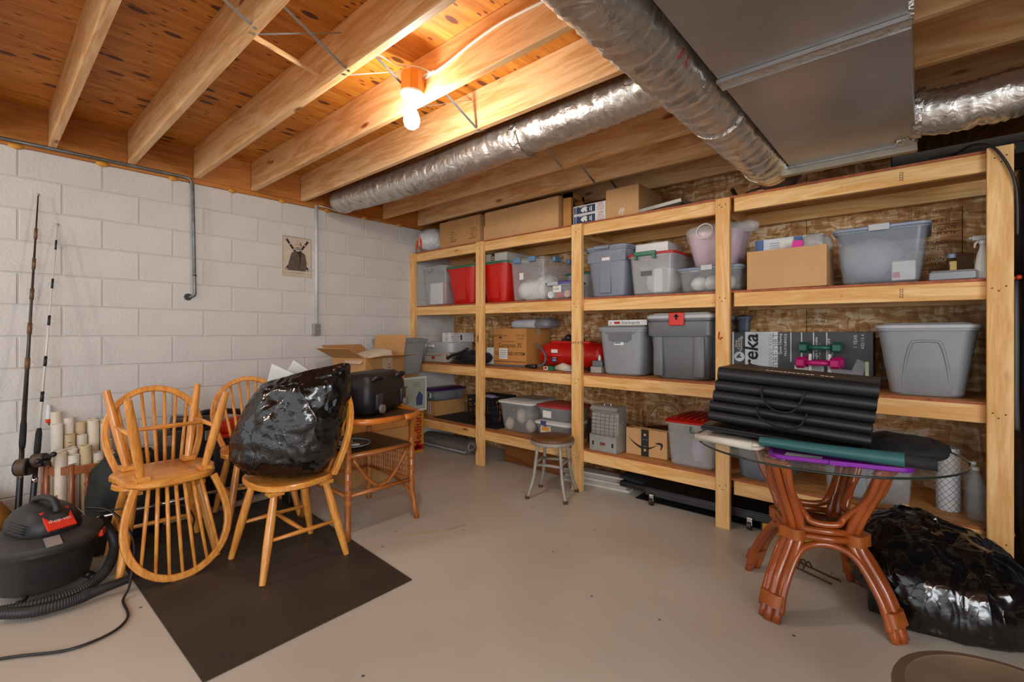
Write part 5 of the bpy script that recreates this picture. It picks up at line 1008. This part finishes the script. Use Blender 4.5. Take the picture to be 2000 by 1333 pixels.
for k, (x, y) in enumerate(cells):
    hgt = .41+.09*random.random()+(.13 if x < -.02 else 0)+(.07 if x < -.1 else 0); r_ = random.uniform(.0255, .0285)
    t2 = thing('rolled_paper', '', 'paper roll', (.20+x, -3.36+y, .051), 0, 'rolled papers in the wooden stand')
    row = ('wall-side', 'second', 'middle', 'fourth', 'front')[int(round((x+.116)/.058))]; colm = ('leftmost', 'second-left', 'central', 'second-right', 'rightmost')[int(round((y+.116)/.058))]
    t2['label'] = '%s rolled paper in the %s row of the wooden stand' % (colm, row)
    b = MB(); q = 14
    b.lathe([(r_, 0), (r_, hgt), (r_*.82, hgt), (r_*.82, .02)], q); b.build('sheet', PM[k % 4], t2, True, auto=40)
    b = MB(); b.lathe([(r_*.55, .02), (r_*.55, hgt-.012), (r_*.42, hgt-.012), (r_*.42, .03)], q); b.build('inner_roll', PM[(k+1) % 4], t2, True, auto=40)
    if k in (6, 11, 21, 23): 
        for j in range(5): patch(t2, 'printed_line', INK, (r_+.0006, 0, hgt-.05-.02*j), .02, .003, '+x')
t = thing('paper_sack', 'tan leather satchel slumped on the floor behind the fishing rods', 'bag', (.26, -3.90, 0))
o = loftbag([(0, 0, 0, .2, .16, 1.2), (0, 0, .02, .22, .18, 1.2), (0, 0, .2, .21, .16, 1.2), (-.02, .0, .3, .16, .1, 1.2), (-.03, 0, .34, .1, .05, 1.2)], t, plain('tan_leather', '#a0702e', .6, 0, .2, 6, .3, 18), 'body', .02, 8, 3)
for v in o.data.vertices: v.co.z = max(v.co.z, .0005)
b = MB(); b.tube(spline([(.1, .12, .02), (.16, .16, .1), (.16, .15, .2), (.08, .12, .28), (-.02, .05, .34)], 5), .011, 6, True, .4); b.build('strap', plain('pale_strap', '#b8a98c', .7), t)
# ================================================================ DARK THINGS BEHIND THE CHAIRS
t = thing('duffel_bag', 'dark green duffel bag behind the stacked chairs', 'bag', (.53, -3.20, 0))
o = loftbag([(0, 0, 0, .15, .1, 1.5), (0, 0, .02, .18, .135, 1.5), (0, 0, .25, .18, .135, 1.5), (.0, .0, .42, .15, .11, 1.5), (0, 0, .5, .1, .07, 1.5)], t, plain('green_black_nylon', '#141a17', .7, 0, .3, 5, .3, 20), 'body', .015, 7, 5)
for v in o.data.vertices: v.co.z = max(v.co.z, .0005)
b = MB(); b.tube(spline([(.1, -.02, .44), (.11, .02, .52), (.1, .1, .53), (.09, .13, .45)], 5), .012, 6, True, .5); b.build('handle', BLKF, t)
t = thing('tool_case', 'black hard tool case standing on end behind the stacked chairs', 'case', (.39, -2.86, 0), math.radians(4))
b = MB(); b.bb(-.09, .09, -.145, .145, 0, .6, bev=.02); b.build('shell', plain('case_black', '#1c1a1b', .45, 0, .2, 10, .2, 40), t, True, auto=40)
b = MB(); b.tube(spline([(0, -.07, .598), (0, -.065, .64), (0, .065, .64), (0, .07, .598)], 5), .012, 8); b.build('handle', BLK, t, True)
for y in (-.12, .12): b = MB(); b.bb(.091, .1, y-.02, y+.02, .5, .57, bev=.003); b.build('latch', GALV, t)
t = thing('power_tool', 'red and black string trimmer lying against the wall behind the chairs', 'trimmer', (.34, -2.60, 0), math.radians(5))
b = MB(); b.bb(-.08, .08, -.1, .12, 0, .5, bev=.02); b.build('storage_foot', plain('trimmer_black', '#212023', .5), t, True, auto=40)
b = MB(); b.box((0, 0, .56), (.15, .34, .1), (.1, 0, 0), bev=.03); b.build('housing', plain('trimmer_red', '#c8321c', .4), t, True, auto=50)
b = MB(); b.tube(spline([(0, -.3, .62), (0, -.12, .68), (0, .1, .66), (0, .26, .60)], 5), .022, 8); b.build('grip', BLK, t, True); b = MB(); b.tube([(.05, -.34, .66), (.05, -.1, .63)], .035, 10); b.build('motor', plain('motor_grey', '#55585a', .4, .5), t, True, auto=40)
b = MB(); b.box((.03, -.03, .5), (.14, .42, .03), (.05, 0, 0), bev=.01); b.build('guard', plain('trimmer_red', '#c8321c', .4), t, True, auto=50)
t = thing('metal_rail', 'long chrome rail lying across low black blocks behind the chairs', 'rail', (0, 0, 0))
b = MB(); b.tube([(.75, -3.42, .2), (.71, -2.24, .2)], .012, 8); b.build('rail', CHR, t, True)
for y in (-3.36, -2.27): b = MB(); b.bb(.68, .80, y-.045, y+.045, .006, .187, bev=.01); b.build('end_block', BLK, t)
b = MB(); b.bb(0, .32, 0, .5, 0, .33, bev=.02); o = b.build('storage_box', plain('trunk_black', '#19181a', .6, 0, .2, 8, .2, 30), None, loc=(.05, -2.42, 0)); tag(o, 'black storage trunk by the wall behind the chair row', 'trunk')
# ================================================================ SHOP VACUUM
t = thing('wet_dry_vacuum', 'black wet-dry shop vacuum with red latches and a ribbed hose', 'vacuum', (1.03, -3.60, 0), math.radians(18))
VK = plain('vac_black', '#232224', .5, 0, .35, 5, .1, 60); VG = plain('vac_dusty_grey', '#3d3b3a', .6, 0, .3, 6)
b = MB(); b.lathe([(.17, .04), (.185, .05), (.215, .2), (.225, .235), (.23, .24), (.23, .255)], 32); b.build('drum', clear('vac_drum', '#2c2a2a', .95, .35), t, True, auto=40)
b = MB(); b.lathe([(.235, .2555), (.24, .265), (.238, .285), (.215, .30), (.17, .315)], 32); b.build('lid', VG, t, True, auto=40)
b = MB(); b.rrloft([(.33, .25, .3155, .11), (.34, .26, .33, .11), (.33, .24, .37, .1), (.27, .2, .415, .09), (.19, .15, .438, .07), (.12, .1, .442, .05)], 6); b.build('motor_cover', VK, t, True, auto=50)
for k in range(4): b = MB(); b.box((.05+.0*k, -.125+.003*k, .345+.012*k), (.16, .006, .004)); b.build('vent_slot', BLK, t)
b = MB(); b.tube(spline([(-.10, -.0, .42), (-.08, 0, .455), (.03, 0, .478), (.11, 0, .47), (.135, 0, .42)], 5), .016, 8); b.build('handle', VK, t, True)
b = MB(); b.box((.145, -.0, .385), (.115, .115, .012), (0, math.radians(42), 0), bev=.003); sw = b.build('switch_panel', plain('vac_red', '#d8301a', .4), t)
o = txt(t, 'shop-vac', .026, (.157, 0, .384), WHTP); o.rotation_euler = (Matrix.Rotation(PI/2, 4, 'Z') @ Matrix.Rotation(math.radians(42), 4, 'X')).to_euler(); o.location = (.160, .0, .384)
for a in (.9, -2.2, 2.9): b = MB(); b.box((.238*math.cos(a), .238*math.sin(a), .25), (.02, .06, .035), (0, 0, a), bev=.004); b.build('latch', plain('vac_red', '#d8301a', .4), t)
patch(t, 'warning_sticker', plain('sticker_grey', '#b5b0a6', .6), (-.02, .0, .0), .09, .05, 'top').location = (.06, .118, .372)
t.children[-1].rotation_euler = (math.radians(-58), 0, 0)
b = MB(); b.box((.215, -.05, .303), (.07, .06, .003), (0, math.radians(22), -.2)); b.build('data_plate', plain('plate_silver', '#a8a6a2', .4, .4), t)
HP = spline([(-.02, .25, .27), (.04, .265, .22), (.14, .25, .14), (.25, .15, .07), (.30, .02, .045), (.28, -.12, .045), (.2, -.24, .05)], 26)
b = MB(); n = len(HP); b.tube(HP, [.024+.0028*(k % 2) for k in range(n)], 12); b.build('hose', plain('hose_black', '#29282a', .5), t, True, auto=30)
HP = spline([(.2, -.24, .045), (.32, -.16, .04), (.38, -.04, .04), (.385, .02, .045)], 26); b = MB(); b.tube(HP, [.024+.0028*(k % 2) for k in range(len(HP))], 12); b.build('hose', plain('hose_black', '#29282a', .5), t, True, auto=30)
b = MB(); b.tube([(.385, .015, .045), (.405, .09, .05), (.425, .17, .055)], [.026, .022, .02], 12); b.build('wand', VK, t, True, auto=40)
for k in range(4):
    a = PI/4+PI/2*k; b = MB(); b.tube([(.17*math.cos(a), .17*math.sin(a), .045), (.2*math.cos(a), .2*math.sin(a), .03)], .02, 8); b.sphere((.205*math.cos(a), .205*math.sin(a), .022), .022, 2); b.build('caster', BLK, t, True)
t.scale = (.94, .94, .94); crd = t; CI = t.matrix_basis.inverted()
def W2(pts): return [CI @ Vector(p) for p in pts]
b = MB(); b.tube(spline(W2([(1.06, -3.45, .36), (1.16, -3.36, .34), (1.32, -3.30, .22), (1.42, -3.33, .06), (1.46, -3.36, .012), (1.5, -3.37, .008), (1.66, -3.38, .008), (1.75, -3.45, .008), (1.76, -3.58, .008), (1.66, -3.72, .008), (1.58, -3.86, .008), (1.5, -4.1, .008)]), 8), .006, 8); b.build('power_cord', BLK, crd, True)
b = MB(); b.tube(spline(W2([(1.1, -3.42, .34), (1.22, -3.25, .35), (1.3, -3.1, .34), (1.31, -3.04, .26), (1.30, -3.05, .18)]), 6), .005, 8); b.build('power_cord', BLK, crd, True)
# ================================================================ RIGHT SIDE: GLASS TABLE AND WHAT LIES ON IT
TX, TY = 3.90, -1.215
t = thing('rattan_table', 'round glass-topped table on a bundled rattan base', 'table', (TX, TY, 0))
GZ = .733
b = MB(); b.lathe([(.50, GZ-.010), (.515, GZ-.008), (.52, GZ-.005), (.515, GZ-.002), (.50, GZ)], 72); g = b.build('glass_top', GLASS, t, True, auto=30)
b = MB(); b.tube([(.520*math.cos(a), .520*math.sin(a), GZ-.005) for a in [2*PI*k/72 for k in range(73)]], .0045, 6); b.build('glass_edge', plain('glass_edge_green', '#22302c', .15), t, True)
RC = plain('rattan_brown', '#98481a', .28, 0, .25, 5, 0, 40, .5); RW = plain('rattan_binding', '#9c521f', .35, 0, .2, 20)
MR, MZ = .17, .36
angs = [math.radians(a) for a in (250, 340, 160, 70)]
offs = math.atan2(-1.53-TY, 3.768-TX)
angs = [offs+k*PI/2 for k in range(4)]
for k, a in enumerate(angs):
    u = Vector((math.cos(a), math.sin(a), 0)); s = Vector((-math.sin(a), math.cos(a), 0))
    leg = None
    for j, d in enumerate((-.031, .0, .031)):
        ft = u*.335+s*d*1.0; md = u*MR+s*d; tp = u*.30+s*d*1.15
        o_ = u*.010 if j == 1 else Vector((0, 0, 0))
        P = spline([ft+o_, ft.lerp(md, .5)+Vector((0, 0, .17))+u*.02+o_, md+Vector((0, 0, MZ-.03))+o_, md+Vector((0, 0, MZ+.05))+o_, md.lerp(tp, .55)+Vector((0, 0, MZ+.21))+o_, tp+Vector((0, 0, GZ-.013))+o_], 4)
        b = MB(); b.tube(P, .0185, 10); b.build('leg_cane', RC, t, True)
    c0 = u*.312; b = MB(); R = [[Vector((c0.x, c0.y, z))-u*(z-.09)*.36+u*(x)+s*(y) for x, y in rr(.058, .108, .026, 4)] for z in (.065, .115)]; b.rings(R); b.build('binding', RW, t, True, auto=40)
    c0 = u*.29; b = MB(); R = [[Vector((c0.x, c0.y, z))+u*(z-.685)*.5+u*x+s*y for x, y in rr(.058, .114, .026, 4)] for z in (.665, .70)]; b.rings(R); b.build('binding', RW, t, True, auto=40)
    b = MB(); b.rings([[u*MR+Vector((0, 0, z))+u*(.012+x)+s*y for x, y in rr(.064, .106, .026, 4)] for z in (MZ-.028, MZ+.02)]); b.build('binding', RW, t, True, auto=40)
    # braces to the next leg: two horizontals, an arch below and a curve above
    a2 = angs[(k+1) % 4]; u2 = Vector((math.cos(a2), math.sin(a2), 0)); s2 = Vector((-math.sin(a2), math.cos(a2), 0))
    e1 = u*MR+s*.03; e2 = u2*MR-s2*.03
    for z in (MZ-.012, MZ+.02): b = MB(); b.tube([e1+Vector((0, 0, z)), (e1+e2)/2*1.06+Vector((0, 0, z)), e2+Vector((0, 0, z))], .015, 10); b.build('ring_cane', RC, t, True)
    f1 = u*.32+s*.045; f2 = u2*.32-s2*.045
    P = spline([f1+Vector((0, 0, .04)), (f1*.8+e1*.2)+Vector((0, 0, .14)), f1*.28+e1*.72+(e2-e1)*.08+Vector((0, 0, MZ-.08)), (e1*.7+e2*.3)+Vector((0, 0, MZ-.045)), (e1*.3+e2*.7)+Vector((0, 0, MZ-.045)), f2*.28+e2*.72+(e1-e2)*.08+Vector((0, 0, MZ-.08)), (f2*.8+e2*.2)+Vector((0, 0, .14)), f2+Vector((0, 0, .04))], 5); b = MB(); b.tube(P, .0145, 10); b.build('arch_cane', RC, t, True)
    g1 = u*.285+s*.05; g2 = u2*.285-s2*.05
    P = spline([g1+Vector((0, 0, .69)), g1*.65+e1*.35+Vector((0, 0, .56)), e1*.92+(e2-e1)*.06+Vector((0, 0, MZ+.085)), (e1*.72+e2*.28)+Vector((0, 0, MZ+.052)), (e1*.28+e2*.72)+Vector((0, 0, MZ+.052)), e2*.92+(e1-e2)*.06+Vector((0, 0, MZ+.085)), g2*.65+e2*.35+Vector((0, 0, .56)), g2+Vector((0, 0, .69))], 5); b = MB(); b.tube(P, .0145, 10); b.build('arch_cane', RC, t, True)
b = MB(); b.lathe([(.135, MZ-.006), (.14, MZ), (.135, MZ+.006)], 32); b.build('centre_shelf', wood('burl_shelf', '#4a2410', '#8a5428', 'x', 2.2, .25, None, .4, 3), t, True, auto=40)
TT = GZ+.0008
t = thing('gym_mat', 'black folding exercise mat with strap handles stacked on the glass table', 'mat', (3.805, -1.315, TT+.082), 0, None, (math.radians(0), math.radians(3.8), math.radians(3)))
VM = plain('black_vinyl', '#17181b', .38, 0, .2, 5, .08, 40)
lay = [(0, .052, 0, .0), (.0525, .045, -.005, .0), (.098, .05, .0, .01), (.1485, .05, .0, .015), (.199, .06, .0, .02)]
for k, (z, h, dy, dx) in enumerate(lay):
    b = MB(); w_, d_ = .62-.004*k, .37; R = []
    for (yy, zz) in [(-d_/2+dy, z+h*.5), (-d_/2+dy+.004, z+h*.15), (-d_/2+dy+.02, z), (d_/2, z), (d_/2, z+h), (-d_/2+dy+.02, z+h), (-d_/2+dy+.004, z+h*.85)]: R.append((yy, zz))
    b.rings([[(x, y, zz) for y, zz in R] for x in (-w_/2+dx, w_/2+dx)]); b.build('panel', VM, t, True, auto=60)
for k in range(14): patch(t, 'printed_script', WHTP, (-.09+.0175*k+(.02 if k > 10 else 0), -.08+.002*(k % 3), .2598), .013, .006+.004*(k % 2), 'top', .2*(k % 2))
for x0, x1 in ((-.10, -.02), (-.02, .06)): pass
b = MB(); b.tube(spline([(-.09, -.19, .195), (-.08, -.2, .14), (-.03, -.222, .10), (.03, -.219, .10), (.06, -.2, .14), (.075, -.19, .195)], 6), .017, 6, True, .2); b.build('carry_strap', BLKF, t)
b = MB(); b.tube(spline([(-.1, -.195, .10), (-.09, -.208, .06), (-.02, -.225, .035), (.06, -.223, .04), (.09, -.196, .10)], 6), .015, 6, True, .2); b.build('carry_strap', BLKF, t)
t = thing('yoga_mat', 'black ribbed folded mat lying under the folding exercise mat', 'mat', (3.79, -1.32, TT+.044), 0, None, (0, math.radians(3.0), math.radians(3)))
b = MB(); b.bb(-.325, .31, -.195, .17, .0, .012, bev=.004); b.build('lower_fold', BLKF, t); b = MB(); b.bb(-.32, .295, -.20, .17, .0125, .024, bev=.005); b.build('upper_fold', VM, t)
t = thing('folded_cloth', 'cream folded canvas cloth at the left edge of the glass table', 'cloth', (3.60, -1.47, TT), math.radians(-8))
CM = plain('cream_canvas', '#c9c1b2', .85, 0, .1, 8, .4, 25)
for k, (z, w_, d_) in enumerate(((0, .30, .15), (.016, .29, .14))):
    b = MB(); b.rrloft([(w_-.02, d_-.02, z, .02), (w_, d_, z+.005, .025), (w_, d_, z+.011, .025), (w_-.02, d_-.02, z+.0155, .02)], 5); o = b.build('fold', CM, t, True)
b = MB(); b.tube([(-.14, -.072, .02), (0, -.078, .022), (.12, -.07, .018)], [.014, .016, .017], 10); o = b.build('rolled_edge', CM, t, True); crumple(o, .003, 30, 2)
t = thing('purple_lid', 'translucent purple tub lid lying on the glass table', 'lid', (4.0, -1.45, TT), math.radians(12))
PL = plain('purple_lid', '#7a1f96', .25, 0, .15, 4)
b = MB(); b.rrloft([(.47, .30, 0, .05), (.48, .31, .004, .055), (.48, .31, .018, .055), (.455, .285, .018, .05), (.45, .28, .006, .05)], 6); b.build('lid', PL, t, True, auto=35)
b = MB(); b.bb(-.03, .03, -.165, -.156, .002, .02, bev=.002); b.build('tab', PL, t)
b = MB(); b.box((-.12, -.08, .0075), (.13, .075, .0012), (0, 0, -.3)); o = b.build('paper_card', plain('pale_card', '#b9bcc0', .5), None, loc=(3.99, -1.44, TT), rot=(0, 0, math.radians(20))); tag(o, 'pale printed card lying in the purple lid', 'card')
t = thing('green_tube', 'teal rolled vinyl tube lying across the purple lid', 'roll', (4.01, -1.562, TT+.045), math.radians(2))
b = MB(); b.tube([(-.27, .03, 0), (.0, .01, 0), (.22, .0, .003)], [.02, .024, .0265], 14); b.build('roll', plain('teal_vinyl', '#2f5f60', .35, 0, .1, 6), t, True, auto=40); b = MB(); b.tube([(.2205, .0, .003), (.31, -.004, .003)], [.0235, .025], 14); b.build('sleeve', BLKF, t, True, auto=40)
t = blob('black_garment', plain('garment_black', '#1b1d1f', .8, 0, .3, 6, .4, 20), None, (4.20, -1.17, TT+.03), .16, (1.0, 1.15, .19), .02, 9, 4, 4); tag(t, 'crumpled black garment with a metal chain on the glass table', 'garment')
for v in t.data.vertices: v.co.z = max(v.co.z, -.0295)
# ================================================================ STOOL
t = thing('shop_stool', 'round metal stool with a worn brown seat in front of the shelves', 'stool', (2.105, -.86, 0), math.radians(18))
SG = plain('stool_grey_paint', '#9a938a', .5, .2, .15, 14); SB = plain('worn_brown_seat', '#6a4424', .45, 0, .25, 6)
b = MB(); b.lathe([(.165, .405), (.172, .412), (.172, .432), (.166, .434)], 36); b.build('seat_pan', SG, t, True, auto=40)
b = MB(); b.lathe([(.165, .4345), (.168, .442), (.160, .456), (.13, .466), (.06, .470), (.0005, .471)], 36); b.build('seat_pad', SB, t, True, auto=60)
for k in range(4):
    a = PI/4+PI/2*k; c, s = math.cos(a), math.sin(a); P = spline([(.12*c, .12*s, .404), (.132*c, .132*s, .36), (.142*c, .142*s, .28), (.165*c, .165*s, .14), (.212*c, .212*s, .015)], 4)
    b = MB(); b.tube(P, .0135, 10); l_ = b.build('leg', SG, t, True); b = MB(); b.tube([(.21*c, .21*s, .02), (.216*c, .216*s, 0)], .0165, 10); b.build('foot_cap', RUST, l_, True, auto=40)
    a2 = a+PI/2; p, q = Vector((.143*c, .143*s, .25+.012*(k % 2))), Vector((.143*math.cos(a2), .143*math.sin(a2), .25+.012*(k % 2)))
    b = MB(); b.tube([p, (p+q)/2*1.02, q], .011, 8); b.build('stretcher', SG, t, True)
# ================================================================ UNDER THE SHELVES
t = thing('rolled_rug', 'rolled grey rug lying under the bottom shelf at the wall end', 'rug', (.37, -.40, 0))
b = MB(); R = []
for x in [-.35+.70*k/20 for k in range(21)]:
    R.append([(x, .105*math.cos(a), .075+.074*math.sin(a)+.006*noise.noise(Vector((x*8, a, 1)))) for a in [2*PI*j/20 for j in range(20)]])
b.rings(R); b.build('roll', plain('rug_grey', '#6f665f', .9, 0, .15, 10, .5, 60), t, True, auto=60)
b = MB(); b.tube([(.352, .06*math.cos(a)*(1-.5*a/9), .075+.045*math.sin(a)*(1-.5*a/9)) for a in [k*.45 for k in range(18)]], .007, 5); b.build('coiled_end', plain('rug_backing', '#b5b0a8', .7), t)
b = MB(); b.bb(-.34, .352, -.092, -.08, .02, .05, bev=.004); b.build('torn_wrap', clear('torn_film', '#cfd2d6', .5, .2), t)
b = MB(); b.bb(0, .85, 0, .018, 0, .2, bev=.002); o = b.build('wood_board', wood('plank_dark', '#6a3c18', '#945a2a', 'x', 1, .5), None, loc=(1.14, -.36, .0), rot=(math.radians(-12), 0, math.radians(-4))); tag(o, 'dark plywood board leaning on edge under the bottom shelf', 'board')
for k in range(5):
    b = MB(); b.bb(0, .62-.05*(k % 2), 0, .09+.01*(k % 3), 0, .02, bev=.002); o = b.build('trim_board', plain('white_trim%d' % (k % 2), ('#c3bdb3', '#aaa398')[k % 2], .5), None, loc=(1.92+.02*(k % 3), -.50+.006*k, .0005+.0206*k), rot=(0, 0, math.radians(6))); tag(o, ('bottom', 'second from bottom', 'middle', 'second from top', 'topmost')[k]+' white trim board in the stack under the shelf', 'board', 'white trim boards under the shelf')
t = thing('creeper', 'black mechanic creeper board on casters under the bottom shelf', 'creeper', (3.02, -.33, 0))
b = MB(); b.bb(-.52, .62, -.20, .2, .075, .115, bev=.01); b.build('deck', plain('creeper_black', '#1c1c1e', .5, 0, .25, 6), t, True, auto=40); b = MB(); b.box((-.44, -.05, .125), (.2, .22, .03), (0, .15, 0), bev=.01); b.build('head_pad', BLKF, t, True, auto=40)
b = MB(); b.bb(-.3, .62, -.212, -.20, .06, .105, bev=.004); b.build('side_rail', plain('creeper_rail', '#38383a', .35, .3), t)
for x in (-.24, .42):
    for y in (-.21, .17): b = MB(); b.tube([(x-.012, y-.02, .028), (x+.012, y-.02, .028)], .028, 14); c = b.build('caster_wheel', plain('caster_brown', '#2e2018', .4), t, True, auto=40); b = MB(); b.box((x, y-.02, .055), (.034, .02, .05), bev=.004); b.build('caster_fork', CHR, c)
b = MB(); b.bb(0, 1.5, 0, .36, 0, .004); o = b.build('black_mat', plain('rubber_sheet', '#202022', .6), None, loc=(2.62, -.50, .0004)); tag(o, 'black rubber sheet on the floor beneath the creeper', 'mat')
t = thing('spirit_level', 'yellow spirit level lying on the floor under the bottom shelf', 'level', (3.62, -.535, .005))
b = MB(); b.bb(-.11, .3, -.012, .012, 0, .055, bev=.003); b.build('body', plain('level_yellow', '#c9992a', .45), t); b = MB(); b.bb(-.118, -.1102, -.013, .013, -.0005, .0555); b.build('end_cap', BLK, t)
b = MB(); b.tube(spline([(3.85, -.83, .012), (3.9, -.80, .02), (3.95, -.86, .012), (4.0, -.80, .012)], 4), .005, 6); bpy.data.meshes.remove(b.build('x', CHR).data)
t = thing('wire_holder', 'small brown wire coil holder on the floor under the glass table', 'holder', (3.84, -.93, 0), math.radians(-25))
for y in (-.035, .035): b = MB(); b.tube([(-.12, y, .006), (.12, y, .006)], .005, 6); b.build('rail_wire', RUST, t)
for k in range(4): b = MB(); x = -.11+.028*k; b.tube([(x, -.035+.07*q/12, .012+.035*math.sin(PI*q/12)) for q in range(13)], .004, 5); b.build('hoop_wire', RUST, t)
# black trash bag on the floor at the right
t = thing('trash_bag', 'large glossy black trash bag on the floor beneath the right-hand shelf post', 'bag', (4.33, -.955, 0))
o = loftbag([(0, -.03, 0, .2, .17, .3), (.0, -.03, .02, .29, .24, .3), (.01, -.02, .12, .315, .26, .3), (.0, .0, .22, .30, .25, .3), (-.03, .03, .29, .25, .2, .3), (-.07, .06, .355, .16, .13, .3), (-.1, .08, .385, .07, .06, .3)], t, film, 'bag', .028, 6.5, 9, 120, 7)
crumple(o, .005, 15, 4)
for v in o.data.vertices: v.co.z = max(v.co.z, .0006); v.co.y = min(v.co.y, .29)
for v in o.data.vertices:
    if v.co.x < -.12 and v.co.z < .1: v.co.x = max(v.co.x, -.24)
# round seat in the near corner
t = thing('round_stool', 'worn brown round stool top in the near right corner of the room', 'stool', (4.455, -2.30, 0))
RS = plain('worn_round_top', '#6b5a48', .5, 0, .3, 5)
b = MB(); b.lathe([(.20, .375), (.225, .38), (.232, .39), (.228, .40), (.205, .405), (.2, .401), (.05, .40)], 40); b.build('seat', RS, t, True, auto=40)
for k in range(3): b = MB(); b.box((-.05+.05*k, -.02+.03*k, .4015), (.09, .006, .001), (0, 0, .8-.5*k)); b.build('scratch', plain('scratch_pale', '#9a8c7c', .5), t)
for k in range(4):
    a = PI/4+PI/2*k; b = MB(); b.tube([(.13*math.cos(a), .13*math.sin(a), .376), (.18*math.cos(a), .18*math.sin(a), 0)], [.017, .014], 10); b.build('leg', wood('stool_leg', '#5a4634', '#77604a', 'z', 1, .5), t, True)
# dark plastic-wrapped cabinet past the last post
t = thing('wrapped_cabinet', 'tall cabinet wrapped in black plastic sheeting at the right edge', 'cabinet', (4.93, -.36, 0))
b = MB(); R = []
for k in range(25):
    z = 2.02*k/24; R.append([(x+.008*noise.noise(Vector((x*9, y*9, z*1.3))), y+.012*noise.noise(Vector((x*14, y*14+3, z*1.1))), z) for x, y in rr(.62, .50, .04, 8)])
b.rings(R); b.build('sheeting', plain('black_sheeting', '#0e0e10', .45, 0, .3, 6), t, True, auto=50)
b = MB(); b.tube(spline([(-.325, -.2, 1.50), (-.33, -.25, 1.44), (-.33, -.27, 1.2), (-.33, -.26, .95), (-.325, -.24, .8)], 5), .012, 8); b.build('strap', plain('grey_strap', '#4a4a4a', .5), t, True)
b = MB(); b.sphere((-.318, -.245, 1.515), .012, 2); b.build('red_knob', plain('knob_red', '#c83a20', .4), t, True)
b = MB(); b.tube(spline([(4.36, -.50, 2.15), (4.45, -.62, 2.165), (4.52, -.662, 2.13), (4.575, -.668, 2.02), (4.60, -.66, 1.9), (4.605, -.64, 1.7)], 8), .006, 8); tag(b.build('black_cable', BLK, None, True), 'black cable curving over the top of the right-hand shelf post', 'cable')
b = MB(); b.bb(0, .5, 0, .3, 0, .06, bev=.006); o = b.build('dark_crate', plain('crate_dark', '#1c1a19', .7), None, loc=(4.30, -.45, on(1, 4.3))); tag(o, 'flat dark box on the top shelf under the foil duct', 'box')

b = MB(); b.tube([(1.86, -2.07, .003), (2.0, -1.86, .003), (2.02, -1.70, .003)], .0028, 5); tag(b.build('straw_stem', plain('straw', '#a98a58', .7)), 'long dry straw stem lying on the bare concrete floor', 'straw')
